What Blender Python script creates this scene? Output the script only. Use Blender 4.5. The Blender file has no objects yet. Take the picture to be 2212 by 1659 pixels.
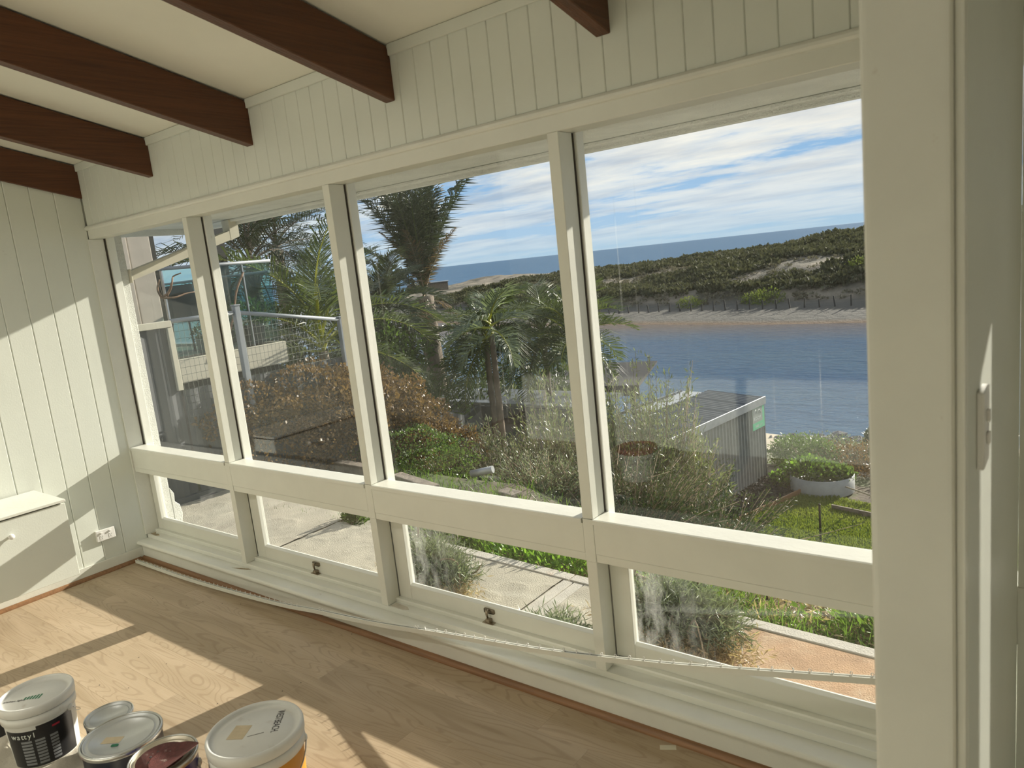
import bpy, bmesh, math, random
import numpy as np
from mathutils import Vector, Matrix
random.seed(7); rng = np.random.default_rng(7)
C = bpy.context.scene.collection
scene = bpy.context.scene
# ------------------------------------------------------------------ camera
CAM = np.array([5.0247, -2.1626, 1.7338]); FPX = 1583.66
def cam_axes(yaw, pitch, roll):
    cy, sy, cp, sp = math.cos(yaw), math.sin(yaw), math.cos(pitch), math.sin(pitch)
    f = np.array([-sy*cp, cy*cp, sp]); r = np.array([cy, sy, 0.0]); u = np.cross(r, f)
    cr, sr = math.cos(roll), math.sin(roll)
    return cr*r + sr*u, -sr*r + cr*u, f
RT, UP, FW = cam_axes(0.6712, -0.1674, -0.1061)
cd = bpy.data.cameras.new('camera'); cam = bpy.data.objects.new('camera', cd); C.objects.link(cam)
cd.sensor_fit = 'HORIZONTAL'; cd.sensor_width = 36.0; cd.lens = FPX/2212*36; cd.clip_start = 0.05; cd.clip_end = 60000
cam.matrix_world = Matrix(((RT[0], UP[0], -FW[0], CAM[0]), (RT[1], UP[1], -FW[1], CAM[1]), (RT[2], UP[2], -FW[2], CAM[2]), (0, 0, 0, 1)))
scene.camera = cam
cd.dof.use_dof = True; cd.dof.focus_distance = 6.5; cd.dof.aperture_fstop = 6.5
def at(u, v, depth):                       # a point seen at (u, v), that many metres away along the view axis
    return CAM + depth*(FW + (u-1106)/FPX*RT - (v-829.5)/FPX*UP)
def on(u, v, ax, val):                     # where the line of sight meets the plane ax = val
    d = at(u, v, 1.0) - CAM; i = 'xyz'.index(ax)
    return CAM + d*((val-CAM[i])/d[i])
# ------------------------------------------------------------------ sun, sky, exposure
sd = bpy.data.lights.new('sun', 'SUN'); sun = bpy.data.objects.new('sun', sd); C.objects.link(sun)
SUN = Vector((.208, 1.0, .37)).normalized()
sd.energy = 7.4; sd.angle = math.radians(0.55); sd.color = (1.0, 0.94, 0.80)
sun.rotation_euler = SUN.to_track_quat('Z', 'Y').to_euler(); sun.location = (8, 20, 12)
vs = scene.view_settings; vs.view_transform = 'Standard'; vs.look = 'None'; vs.gamma = 1; vs.use_curve_mapping = False
vs.exposure = 0.32
FILL_LAMPS = []
for lx in (1.0, 2.5):                 # unseen fill lamps behind the camera, added to lift the dim interior
    ld_ = bpy.data.lights.new('fill_lamp_light', 'AREA'); ld_.shape = 'RECTANGLE'; ld_.size = 1.1; ld_.size_y = .10; ld_.energy = 13; ld_.color = (1.0, .95, .84)
    lo_ = bpy.data.objects.new('fill_lamp_light', ld_); C.objects.link(lo_); lo_.location = (lx, -2.75, 3.13); FILL_LAMPS.append(lo_)
W = bpy.data.worlds.new('sky'); scene.world = W; W.use_nodes = True
class NT:
    def __init__(s, tree): s.t = tree; s.n = tree.nodes; s.l = tree.links
    def new(s, typ, ins=None, **kw):
        n = s.n.new(typ)
        for k, v in kw.items(): setattr(n, k, v)
        for k, v in (ins or {}).items():
            if isinstance(v, bpy.types.NodeSocket): s.l.new(v, n.inputs[k])
            else: n.inputs[k].default_value = v
        return n
    def math(s, op, a, b=0.5, c=None, clamp=False):
        ins = {0: a, 1: b}
        if c is not None: ins[2] = c
        n = s.new('ShaderNodeMath', ins, operation=op); n.use_clamp = clamp; return n.outputs[0]
    def ramp(s, fac, stops, interp='LINEAR'):
        n = s.new('ShaderNodeValToRGB', {0: fac}); cr = n.color_ramp; cr.interpolation = interp
        while len(cr.elements) < len(stops): cr.elements.new(.5)
        for e, (p, c) in zip(cr.elements, stops):
            e.position = p; e.color = (c, c, c, 1) if isinstance(c, (int, float)) else (*c[:3], 1)
        return n.outputs[0]
    def mix(s, fac, a, b, blend='MIX'):
        n = s.n.new('ShaderNodeMix'); n.data_type = 'RGBA'; n.blend_type = blend
        for i, v in ((0, fac), (6, a), (7, b)):
            if isinstance(v, bpy.types.NodeSocket): s.l.new(v, n.inputs[i])
            elif i == 0: n.inputs[0].default_value = v
            else: n.inputs[i].default_value = (*v[:3], 1)
        return n.outputs[2]
    def noise(s, vec, scale, detail=3, rough=.5, dist=0.0, out=0):
        n = s.new('ShaderNodeTexNoise', {'Scale': scale, 'Detail': detail, 'Roughness': rough, 'Distortion': dist})
        if vec is not None: s.l.new(vec, n.inputs['Vector'])
        return n.outputs[out]
    def mapv(s, vec, scale=(1, 1, 1), loc=(0, 0, 0), rot=(0, 0, 0)):
        return s.new('ShaderNodeMapping', {'Vector': vec, 'Scale': scale, 'Location': loc, 'Rotation': rot}).outputs[0]
w = NT(W.node_tree); w.n.clear()
tc = w.new('ShaderNodeTexCoord').outputs['Generated']
sep = w.new('ShaderNodeSeparateXYZ', {0: tc})
zc = w.math('MAXIMUM', sep.outputs[2], 0.0)
den = w.math('ADD', zc, 0.075)
px_ = w.math('DIVIDE', sep.outputs[0], den); py_ = w.math('DIVIDE', sep.outputs[1], den)
pv = w.new('ShaderNodeCombineXYZ', {0: px_, 1: py_, 2: 0.0}).outputs[0]
n1 = w.noise(w.mapv(pv, (.34, .62, 1), (3.1, 1.7, 0), (0, 0, .35)), 1.0, 8, .62, .35)
n2 = w.noise(w.mapv(pv, (.9, 1.5, 1), (9.1, 4.2, 0), (0, 0, .35)), 1.6, 8, .6, .2)
cov = w.math('ADD', n1, w.math('MULTIPLY', w.math('SUBTRACT', n2, .5), .32))
cl = w.ramp(cov, [(0.385, 0.0), (0.465, .75), (.56, 1.0)])
cl = w.math('MULTIPLY', cl, w.ramp(sep.outputs[2], [(0.0, 0.15), (.03, .55), (.10, 1.0)]))
blue = w.ramp(sep.outputs[2], [(0.0, (.46, .66, .82)), (.05, (.40, .62, .86)), (.16, (.22, .47, .80)), (.5, (.13, .32, .68)), (1.0, (.10, .24, .58))])
shade = w.noise(w.mapv(pv, (.5, .9, 1), (1.3, 7.7, 0), (0, 0, .35)), 1.3, 6, .6, .2)
ccol = w.ramp(shade, [(.34, (.44, .53, .64)), (.46, (.70, .76, .79)), (.58, (.93, .95, .90))])
sunv = w.new('ShaderNodeVectorMath', {0: tc, 1: tuple(SUN)}, operation='DOT_PRODUCT').outputs['Value']
glow = w.ramp(sunv, [(.55, 0.0), (1.0, 1.0)])
ccol = w.mix(w.math('MULTIPLY', glow, .55), ccol, (1.10, 1.04, .90))
skyc = w.mix(cl, blue, ccol)
skyc = w.mix(w.ramp(sep.outputs[2], [(.497, 1.0), (.5, 0.0)]), skyc, skyc)
bg = w.new('ShaderNodeBackground', {0: skyc, 1: 0.76})
w.new('ShaderNodeOutputWorld', {0: bg.outputs[0]})
# ------------------------------------------------------------------ material helpers
MATS = {}
def newmat(name):
    m = bpy.data.materials.new(name); m.use_nodes = True; t = NT(m.node_tree); t.n.clear(); MATS[name] = m
    out = t.new('ShaderNodeOutputMaterial'); return m, t, out
def pmat(name, col, rough=.5, metal=0.0, var=.06, vscale=6, bump=0.0, bscale=40, spec=.5, col2=None, c2=(.55, .7), c2scale=3, stretch=(1, 1, 1), coat=0.0, island=0.0, trans=0.0):
    m, t, out = newmat(name)
    co = t.new('ShaderNodeTexCoord').outputs['Object']; cv = t.mapv(co, stretch)
    n = t.noise(cv, vscale, 4, .6)
    dark = tuple(c*(1-var*2) for c in col); lite = tuple(min(1, c*(1+var)) for c in col)
    base = t.mix(t.ramp(n, [(.3, 0.0), (.7, 1.0)]), dark, lite)
    if col2:
        base = t.mix(t.ramp(t.noise(t.mapv(cv, (1, 1, 1), (5, 3, 1)), c2scale, 6, .65), [(c2[0], 0.0), (c2[1], 1.0)]), base, col2)
    if island:
        g = t.new('ShaderNodeNewGeometry').outputs['Random Per Island']
        f = t.math('MULTIPLY_ADD', g, island*2, 1-island)
        base = t.mix(1.0, base, t.new('ShaderNodeCombineXYZ', {0: f, 1: f, 2: f}).outputs[0], 'MULTIPLY')
    b = t.new('ShaderNodeBsdfPrincipled', {'Base Color': base, 'Roughness': rough, 'Metallic': metal, 'Specular IOR Level': spec, 'Coat Weight': coat})
    if bump:
        bn = t.new('ShaderNodeBump', {'Height': t.noise(cv, bscale, 5, .6), 'Strength': min(1, bump), 'Distance': .01*max(1, bump)})
        t.l.new(bn.outputs[0], b.inputs['Normal'])
    sh = b.outputs[0]
    if trans:
        tr = t.new('ShaderNodeBsdfTranslucent', {'Color': base})
        sh = t.new('ShaderNodeMixShader', {0: trans, 1: sh, 2: tr.outputs[0]}).outputs[0]
    t.l.new(sh, out.inputs[0]); return m
def leafm(name, c1, c2, trans=.4, rough=.45, spec=.4):
    m, t, out = newmat(name)
    g = t.new('ShaderNodeNewGeometry').outputs['Random Per Island']
    base = t.mix(g, c1, c2)
    b = t.new('ShaderNodeBsdfPrincipled', {'Base Color': base, 'Roughness': rough, 'Specular IOR Level': spec})
    tr = t.new('ShaderNodeBsdfTranslucent', {'Color': t.mix(.35, base, (c2[0]*1.8, c2[1]*1.9, c2[2]*.9))})
    t.l.new(t.new('ShaderNodeMixShader', {0: trans, 1: b.outputs[0], 2: tr.outputs[0]}).outputs[0], out.inputs[0]); return m
# ------------------------------------------------------------------ object helpers
def tag(o, label=None, cat=None, group=None, kind=None):
    if label: o['label'] = label
    if cat: o['category'] = cat
    if group: o['group'] = group
    if kind: o['kind'] = kind
    return o
def empty(name, loc=(0, 0, 0), rz=0.0, parent=None, label=None, cat=None, group=None, kind=None):
    o = bpy.data.objects.new(name, None); C.objects.link(o); o.location = loc; o.rotation_euler = (0, 0, rz); o.empty_display_size = .1
    if parent: o.parent = parent
    return tag(o, label, cat, group, kind)
def obj(name, me, m=None, parent=None, loc=None, rot=None, label=None, cat=None, group=None, kind=None, smooth=False):
    if isinstance(me, bmesh.types.BMesh):
        b = me; me = bpy.data.meshes.new(name); b.normal_update(); b.to_mesh(me); b.free()
    if smooth:
        me.polygons.foreach_set('use_smooth', [True]*len(me.polygons))
    o = bpy.data.objects.new(name, me); C.objects.link(o)
    if m is not None:
        ms = m if isinstance(m, (list, tuple)) else [m]
        if not me.materials:
            for x in ms: me.materials.append(MATS[x] if isinstance(x, str) else x)
    if parent: o.parent = parent
    if loc is not None: o.location = loc
    if rot is not None: o.rotation_euler = rot
    return tag(o, label, cat, group, kind)
def box(x0, x1, y0, y1, z0, z1, bev=0.0, bm=None, mi=0, seg=1):
    new = bm is None
    if new: bm = bmesh.new()
    vs_ = [bm.verts.new((x, y, z)) for x in (min(x0, x1), max(x0, x1)) for y in (min(y0, y1), max(y0, y1)) for z in (min(z0, z1), max(z0, z1))]
    fs = [bm.faces.new([vs_[i] for i in q]) for q in ((0, 1, 3, 2), (4, 6, 7, 5), (0, 4, 5, 1), (2, 3, 7, 6), (0, 2, 6, 4), (1, 5, 7, 3))]
    for f in fs: f.material_index = mi
    if bev:
        es = list({e for f in fs for e in f.edges}); bmesh.ops.bevel(bm, geom=es, offset=bev, segments=seg, affect='EDGES', profile=.7)
    return bm
def prism(pts, axis, a, b, bm=None, mi=0):
    """extrude a 2-D outline along axis from a to b; pts are the other two coordinates in xyz order"""
    if bm is None: bm = bmesh.new()
    def P3(p, t):
        l = list(p); l.insert('xyz'.index(axis), t); return l
    A = [bm.verts.new(P3(p, a)) for p in pts]; B = [bm.verts.new(P3(p, b)) for p in pts]; n = len(pts)
    fs = [bm.faces.new(A), bm.faces.new(B[::-1])] + [bm.faces.new([A[i], B[i], B[(i+1) % n], A[(i+1) % n]]) for i in range(n)]
    for f in fs: f.material_index = mi
    bmesh.ops.recalc_face_normals(bm, faces=fs); return bm
def lathe(prof, seg=40, bm=None, mi=0, cap=True):
    if bm is None: bm = bmesh.new()
    rings = []
    for r, z in prof:
        rings.append([bm.verts.new((r*math.cos(2*math.pi*k/seg), r*math.sin(2*math.pi*k/seg), z)) for k in range(seg)] if r > 1e-6 else [bm.verts.new((0, 0, z))])
    for a, b in zip(rings, rings[1:]):
        for k in range(seg):
            k2 = (k+1) % seg
            if len(a) == 1 and len(b) == 1: continue
            if len(a) == 1: f = bm.faces.new([a[0], b[k2], b[k]])
            elif len(b) == 1: f = bm.faces.new([a[k], a[k2], b[0]])
            else: f = bm.faces.new([a[k], a[k2], b[k2], b[k]])
            f.material_index = mi; f.smooth = True
    return bm
def tube(pts, r, seg=6, bm=None, mi=0, r2=None, closed=False):
    if bm is None: bm = bmesh.new()
    pts = [Vector(p) for p in pts]; n = len(pts); prev = None; up = Vector((0, 0, 1))
    rings = []
    for i, p in enumerate(pts):
        d = (pts[min(i+1, n-1)] - pts[max(i-1, 0)])
        if d.length < 1e-9: d = Vector((0, 0, 1))
        d.normalize()
        a = d.cross(up if abs(d.z) < .95 else Vector((1, 0, 0))).normalized() if prev is None else (prev - d*prev.dot(d)).normalized()
        prev = a; b = d.cross(a)
        rr = r if r2 is None else r + (r2-r)*i/(n-1)
        rings.append([bm.verts.new(p + (a*math.cos(2*math.pi*k/seg) + b*math.sin(2*math.pi*k/seg))*rr) for k in range(seg)])
    for A, B in zip(rings, rings[1:]):
        for k in range(seg):
            f = bm.faces.new([A[k], A[(k+1) % seg], B[(k+1) % seg], B[k]]); f.material_index = mi; f.smooth = True
    if seg > 2:
        f = bm.faces.new(rings[0][::-1]); f.material_index = mi
        f = bm.faces.new(rings[-1]); f.material_index = mi
    return bm
def npmesh(name, V, F, mats=None, fm=None):
    me = bpy.data.meshes.new(name); V = np.asarray(V, dtype=np.float32); F = np.asarray(F, dtype=np.int32); k = F.shape[1]
    me.vertices.add(len(V)); me.vertices.foreach_set('co', V.ravel())
    me.loops.add(F.size); me.loops.foreach_set('vertex_index', F.ravel())
    me.polygons.add(len(F)); me.polygons.foreach_set('loop_start', np.arange(0, F.size, k, dtype=np.int32)); me.polygons.foreach_set('loop_total', np.full(len(F), k, dtype=np.int32))
    if fm is not None: me.polygons.foreach_set('material_index', np.asarray(fm, dtype=np.int32))
    me.update(calc_edges=True); return me
def unit(a): return a/np.maximum(np.linalg.norm(a, axis=-1, keepdims=True), 1e-9)
def leaves(name, cen, direc, L, Wd, bend=.15):
    """one rhombic leaf per centre, growing along direc"""
    n = len(cen); d = unit(direc); r = unit(np.cross(d, rng.normal(size=(n, 3)))); nn = np.cross(r, d)
    L = np.broadcast_to(np.asarray(L, float), (n,))[:, None]; Wd = np.broadcast_to(np.asarray(Wd, float), (n,))[:, None]
    V = np.stack([cen, cen + d*L*.5 + r*Wd*.5, cen + d*L - nn*L*bend, cen + d*L*.5 - r*Wd*.5], 1).reshape(-1, 3)
    return npmesh(name, V, np.arange(4*n).reshape(n, 4))
def blobpts(n, c, rad, shell=.55):
    d = unit(rng.normal(size=(n, 3))); rr = (shell + (1-shell)*rng.random((n, 1)))
    bump = 1 + .16*np.sin(d[:, :1]*5 + c[0]) * np.cos(d[:, 1:2]*6 + c[1]) + .1*np.sin(d[:, 2:]*9)
    return np.array(c) + d*np.array(rad)*rr*bump, d
def bush_mesh(name, blobs, n, L, Wd, up=.5, shell=.55, jit=.8):
    tot = sum(np.prod(b[1])**.67 for b in blobs); cs = []; ds = []
    for c, r in blobs:
        k = max(8, int(n*np.prod(r)**.67/tot)); p, d = blobpts(k, c, r, shell); cs.append(p); ds.append(d + np.array([0, 0, up]) + rng.normal(size=d.shape)*jit)
    p = np.concatenate(cs); d = np.concatenate(ds)
    return leaves(name, p, d, L*(.6+.8*rng.random(len(p))), Wd*(.7+.6*rng.random(len(p))))
# ------------------------------------------------------------------ materials
pmat('wall_paint', (.72, .745, .68), .5, var=.015, vscale=3, bump=.06, bscale=120, col2=(.60, .60, .54), c2=(.70, .74), c2scale=7)
pmat('trim_paint', (.74, .745, .67), .38, var=.02, vscale=5, bump=.06, bscale=70, col2=(.56, .51, .42), c2=(.72, .80), c2scale=9)
pmat('gloss_paint', (.75, .755, .69), .33, var=.025, vscale=5, bump=.10, bscale=45, col2=(.60, .57, .50), c2=(.68, .76), c2scale=14)
pmat('ceiling_paint', (.80, .79, .70), .7, var=.02, vscale=2)
pmat('render_white', (.72, .73, .68), .9, var=.05, bump=1.2, bscale=120)
pmat('plastic_white', (.80, .79, .76), .3, var=.01)
pmat('caulk', (.05, .04, .03), .8)
pmat('beam_wood', (.10, .033, .010), .42, var=.18, vscale=7, stretch=(14, .5, 14), bump=.3, bscale=9, col2=(.15, .052, .018), c2=(.5, .8), c2scale=1.5)
pmat('quad_wood', (.27, .14, .065), .45, var=.15, vscale=5, stretch=(.6, 12, 12))
pmat('brass', (.34, .29, .22), .35, metal=.9, var=.2, vscale=30)
pmat('dark_metal', (.05, .045, .04), .45, metal=.6)
pmat('steel', (.55, .55, .54), .3, metal=1.0, var=.08)
pmat('bare_wood', (.40, .33, .22), .8, var=.2, vscale=30); pmat('filler', (.60, .56, .47), .7, var=.08, vscale=30); pmat('carpet_red', (.36, .20, .15), .9)
pmat('tape', (.72, .68, .55), .6)
pmat('ink', (.03, .028, .03), .6)
def floor_mat():
    m, t, out = newmat('oak')
    co = t.new('ShaderNodeTexCoord').outputs['Object']
    r = t.new('ShaderNodeObjectInfo').outputs['Random']
    off = t.new('ShaderNodeCombineXYZ', {0: t.math('MULTIPLY', r, 37.0), 1: t.math('MULTIPLY', r, 19.0), 2: 0.0}).outputs[0]
    v = t.new('ShaderNodeVectorMath', {0: co, 1: off}, operation='ADD').outputs[0]
    big = t.noise(t.mapv(v, (1.0, 7, 1)), 1.3, 3, .5, .6)
    wv = t.new('ShaderNodeTexWave', {'Vector': t.mapv(v, (.35, 5.5, 1)), 'Scale': 2.6, 'Distortion': 9.0, 'Detail': 2.5, 'Detail Scale': 1.0}, bands_direction='Y').outputs[1]
    fine = t.noise(t.mapv(v, (3, 90, 1)), 3, 4, .65)
    rn = t.noise(t.mapv(v, (.55, 4.2, 1)), 1.5, 2, .45, .5); ring = t.ramp(t.math('SINE', t.math('MULTIPLY', rn, 150.0)), [(.55, 0.0), (.98, 1.0)])
    scr = t.noise(t.mapv(co, (50, 1.2, 1), rot=(0, 0, .25)), 1.5, 3, .6)
    base = t.mix(t.ramp(big, [(.3, 0.0), (.7, 1.0)]), (.385, .30, .20), (.50, .40, .285))
    base = t.mix(t.math('MULTIPLY', ring, .38), base, (.27, .195, .125))
    base = t.mix(t.math('MULTIPLY', t.ramp(fine, [(.4, 0.0), (.7, 1.0)]), .16), base, (.42, .27, .15))
    base = t.mix(t.math('MULTIPLY', t.ramp(scr, [(.60, 0.0), (.8, 1.0)]), .25), base, (.64, .5, .36))
    tint = t.math('MULTIPLY_ADD', r, .14, .93)
    base = t.mix(1.0, base, t.new('ShaderNodeCombineXYZ', {0: tint, 1: tint, 2: tint}).outputs[0], 'MULTIPLY')
    b = t.new('ShaderNodeBsdfPrincipled', {'Base Color': base, 'Roughness': t.ramp(fine, [(.3, .42), (.7, .58)]), 'Specular IOR Level': .35})
    bn = t.new('ShaderNodeBump', {'Height': fine, 'Strength': .15, 'Distance': .002}); t.l.new(bn.outputs[0], b.inputs['Normal'])
    t.l.new(b.outputs[0], out.inputs[0])
floor_mat()
def glass_mat(name, dirt=1.0, tint=(1, 1, 1), grime=0.0):
    m, t, out = newmat(name)
    lw = t.new('ShaderNodeLayerWeight', {'Blend': .5}).outputs['Facing']
    fr = t.math('MULTIPLY_ADD', t.math('POWER', lw, 5.0), .80, .024)
    tr = t.new('ShaderNodeBsdfTransparent', {0: (*tint, 1)})
    gl = t.new('ShaderNodeBsdfGlossy', {0: (1, 1, 1, 1), 1: 0.0})
    sh = t.new('ShaderNodeMixShader', {0: fr, 1: tr.outputs[0], 2: gl.outputs[0]}).outputs[0]
    if dirt:
        co = t.new('ShaderNodeTexCoord').outputs['Object']
        st = t.noise(t.mapv(co, (60, 1, .5)), 1.0, 3, .6, .25)
        st = t.ramp(st, [(.655, 0.0), (.70, 1.0)])
        st = t.math('MULTIPLY', st, t.ramp(t.noise(t.mapv(co, (2.5, 1, 1.2)), 1.0, 2), [(.45, 0.0), (.62, 1.0)]))
        vo = t.new('ShaderNodeTexVoronoi', {'Vector': co, 'Scale': 75.0, 'Randomness': 1.0}).outputs['Distance']
        sp = t.math('MULTIPLY', t.ramp(vo, [(.035, 1.0), (.075, 0.0)]), t.ramp(t.noise(co, 4.0, 3), [(.45, 0.0), (.7, 1.0)]))
        hz = t.ramp(t.noise(t.mapv(co, (2, 1, 1.5)), 1.2, 5, .6), [(.35, .2), (.75, 1.0)])
        f = t.math('MULTIPLY', hz, .006*dirt)
        f = t.math('ADD', f, t.math('MULTIPLY', st, .09*dirt)); f = t.math('ADD', f, t.math('MULTIPLY', sp, .22*dirt))
        if grime:
            z = t.new('ShaderNodeSeparateXYZ', {0: co}).outputs
            g = t.math('MULTIPLY', t.ramp(z[2], [(0.0, 1.0), (.30, 0.0)]), t.ramp(t.noise(t.mapv(co, (14, 1, 5)), 1.5, 7, .75), [(.42, 0.0), (.68, 1.0)]))
            g = t.math('MULTIPLY', g, t.ramp(z[0], [(0.0, 1.0), (.42, 0.0)]))
            f = t.math('ADD', f, t.math('MULTIPLY', g, grime))
        f = t.math('MINIMUM', f, .6)
        d = t.new('ShaderNodeBsdfDiffuse', {0: (.75, .75, .70, 1)}); tl = t.new('ShaderNodeBsdfTranslucent', {0: (.75, .76, .72, 1)})
        ds = t.new('ShaderNodeMixShader', {0: .5, 1: d.outputs[0], 2: tl.outputs[0]})
        sh = t.new('ShaderNodeMixShader', {0: f, 1: sh, 2: ds.outputs[0]}).outputs[0]
    t.l.new(sh, out.inputs[0]); return m
glass_mat('pane_glass'); glass_mat('pane_glass_grimy', grime=.26); glass_mat('deck_glass', dirt=0, tint=(.72, .86, .84))
# ------------------------------------------------------------------ room shell
S = 'structure'
XR = 8.0; YB = -3.2; SL = .242
XM = [1.156, 2.3605, 3.5726, 4.78, 5.985, 7.19]; MW = .045
ZH, ZS, ZT, ZC, ZR = 2.141, .155, .764, .630, .598
def ceilz(y): return 2.60 - SL*y
# floor of oak planks running along the window wall
fl = empty('floor', kind=S, label='pale oak laminate floor of long planks running along the windows'); obj('screed', box(-.0, XR, -4.6, .1, -.06, -.0125), 'quad_wood', fl)
PWd = .192
row = 0; y = -.052
while y > -4.6:
    x = -1.29*random.random(); y2 = max(y-PWd, -4.6)
    while x < XR:
        a, b = max(x, 0.0), min(x+1.288, XR)
        if b-a > .02: obj('plank', box(a+.0001, b-.0001, y-.0001, y2+.0001, -.012, 0, .0003), 'oak', fl)
        x += 1.288
    y = y2; row += 1
# ceiling and rafters
ce = empty('ceiling', kind=S, label='cream ceiling sloping down towards the windows')
obj('ceiling_sheet', prism([(0.0, ceilz(0)), (0.0, ceilz(0)+.03), (-4.6, ceilz(-4.6)+.03), (-4.6, ceilz(-4.6))], 'x', -.2, XR+.2), 'ceiling_paint', ce)
obj('roof_deck', prism([(1.06, ceilz(1.06)+.06), (1.06, ceilz(1.06)+.12), (-4.7, ceilz(-4.7)+.16), (-4.7, ceilz(-4.7)+.04)], 'x', -.5, XR+.4), 'render_white', ce)
BL = ['dark stained timber beam against the panelled side wall', 'dark stained timber beam, second from the panelled side wall', 'dark stained timber beam ending above the second mullion', 'widest looking dark beam, ending over the window with the palm', 'dark beam of which only the end shows at the top edge']
for i in range(8):
    xr = .022 if i == 0 else -.033+.9693*i
    xl = 0.0 if i == 0 else xr-.053
    yn, notch = -.001, .03
    bm = prism([(yn, 2.393), (yn, ceilz(0)-.045), (yn-notch*.5, ceilz(0)-.005), (-4.6, ceilz(-4.6)-.001), (-4.6, 2.393+SL*4.6)], 'x', xl, xr)
    bmesh.ops.bevel(bm, geom=[e for e in bm.edges if abs(e.verts[0].co.y-e.verts[1].co.y) > 1], offset=.003, affect='EDGES')
    o = obj('ceiling_beam', bm, 'beam_wood', loc=(0, 0, 0))
    tag(o, BL[i] if i < 5 else 'dark timber beam over the next room', 'beam', 'dark timber ceiling beams')
def board_profile(a, b, t, ch=.006):      # V-jointed lining board seen end-on: across a..b, thickness t
    return [(a, 0), (b, 0), (b, t-ch), (b-ch, t), (a+ch, t), (a, t-ch)]
# panelled wall on the left
wl = empty('wall_left', kind=S, label='white V-jointed vertical board wall'); obj('lining', box(-.03, -.0121, -4.6, .09, -.05, 3.8), 'wall_paint', wl)
gy = -.1546; ys = [0.0, gy]
while ys[-1] > -4.5: ys.append(ys[-1]-.1342)
for a, b in zip(ys, ys[1:]):
    bm = bmesh.new(); p = board_profile(b+.0004, a-.0004, .012, .0045)
    A = [bm.verts.new((-.012+t, yy, .03)) for yy, t in p]
    B = [bm.verts.new((-.012+t, yy, ceilz(yy)-.002)) for yy, t in p]
    bm.faces.new(A); bm.faces.new(B[::-1]); n = len(p)
    for i in range(n): bm.faces.new([A[i], B[i], B[(i+1) % n], A[(i+1) % n]])
    bmesh.ops.recalc_face_normals(bm, faces=bm.faces[:]); obj('board', bm, 'wall_paint', wl)
# boards above the windows
wf = empty('wall_front', kind=S, label='white vertical boards above the window head'); obj('lining', box(0, XR, .0121, .09, 2.2, 2.66), 'wall_paint', wf)
x = .012
while x < XR:
    x2 = x+.0905; bm = bmesh.new(); p = board_profile(x+.0004, x2-.0004, .012, .003)
    A = [bm.verts.new((xx, .012-t, 2.2)) for xx, t in p]; B = [bm.verts.new((xx, .012-t, ceilz(0)-.001)) for xx, t in p]; n = len(p)
    bm.faces.new(A); bm.faces.new(B[::-1])
    for i in range(n): bm.faces.new([A[i], B[i], B[(i+1) % n], A[(i+1) % n]])
    bmesh.ops.recalc_face_normals(bm, faces=bm.faces[:]); obj('board', bm, 'wall_paint', wf); x = x2
# cornice between beams
cn = empty('trim_1', kind=S, label='thin white strip where ceiling meets the board wall')
for i in range(7):
    a = .022 if i == 0 else -.033+.9693*i; b = -.033+.9693*(i+1)-.053
    obj('cornice_strip', box(a+.001, b-.001, -.013, -.0005, ceilz(0)-.042, ceilz(0)-.0, .002), 'wall_paint', cn)
# other walls
wb = empty('wall_back', kind=S, label='plain white wall behind the camera')
obj('wall_sheet', box(.75, XR, YB-.1, YB, 0, 3.5), 'wall_paint', wb); obj('wall_sheet', box(-.2, XR, -4.75, -4.65, 0, 3.8), 'wall_paint', wb)
obj('wall_right', box(XR, XR+.1, -4.7, .1, 0, 3.7), 'wall_paint', kind=S)
# partition with its doorway end
pt = empty('wall_partition', kind=S, label='white partition end close to the camera at the right')
obj('wall_sheet', box(4.800, 4.9045, -1.03, -.001, 0, 2.85, .002), 'wall_paint', pt)
obj('architrave', box(4.786, 4.8925, -1.062, -1.0305, 0, 2.84, .009, seg=3), 'gloss_paint', pt)
obj('door_stop', box(4.8928, 4.9040, -1.054, -1.0305, 0, 2.84, .003, seg=2), 'gloss_paint', pt)
# ------------------------------------------------------------------ window joinery
t2 = empty('trim_2', kind=S, label='long white window head board')
obj('head_board', box(.0, XR, 0, .10, ZH, 2.197, .002), 'trim_paint', t2)
bm = prism([(.0, 2.194), (-.009, 2.197), (-.015, 2.204), (-.015, 2.213), (-.009, 2.221), (.0, 2.225)], 'x', 0.002, XR); bm.normal_update()
obj('bead', bm, 'gloss_paint', t2); obj('outer_head', box(.0, XR, .1005, .15, 2.15, 2.3), 'gloss_paint', t2)
ML = ['white mullion left of the first wide pane', 'white mullion in the middle', 'white mullion nearest the camera', None, None, None]
xs = [0.0] + XM + [XR]
for i, x in enumerate(XM):
    m = empty('trim_%d' % (3+i), kind=S); 
    if ML[i]: m['label'] = ML[i]
    obj('upper_mullion', box(x, x+MW, -.0015, .084, ZT+.0015, ZH-.0005, .0015), 'trim_paint', m)
    obj('mid_mullion', box(x, x+MW, -.003, .084, ZR+.0, ZT-.0, .0012), 'trim_paint', m)
    obj('lower_mullion', box(x, x+MW, -.0015, .078, ZS+.0005, ZR-.0005, .0015), 'trim_paint', m)
    obj('outer_mullion', box(x-.012, x+MW+.012, .0925, .142, ZT-.1, ZH+.02, .003), 'gloss_paint', m)
    obj('outer_lower', box(x-.02, x+MW+.02, .1165, .142, ZS+.001, ZT-.101, .002), 'trim_paint', m)
    obj('caulk_joint', box(x-.002, x+MW+.002, .0845, .092, ZT+.002, ZH-.002), 'caulk', m)
tr = empty('trim_9', kind=S, label='deep white transom rail below the large panes')
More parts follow.
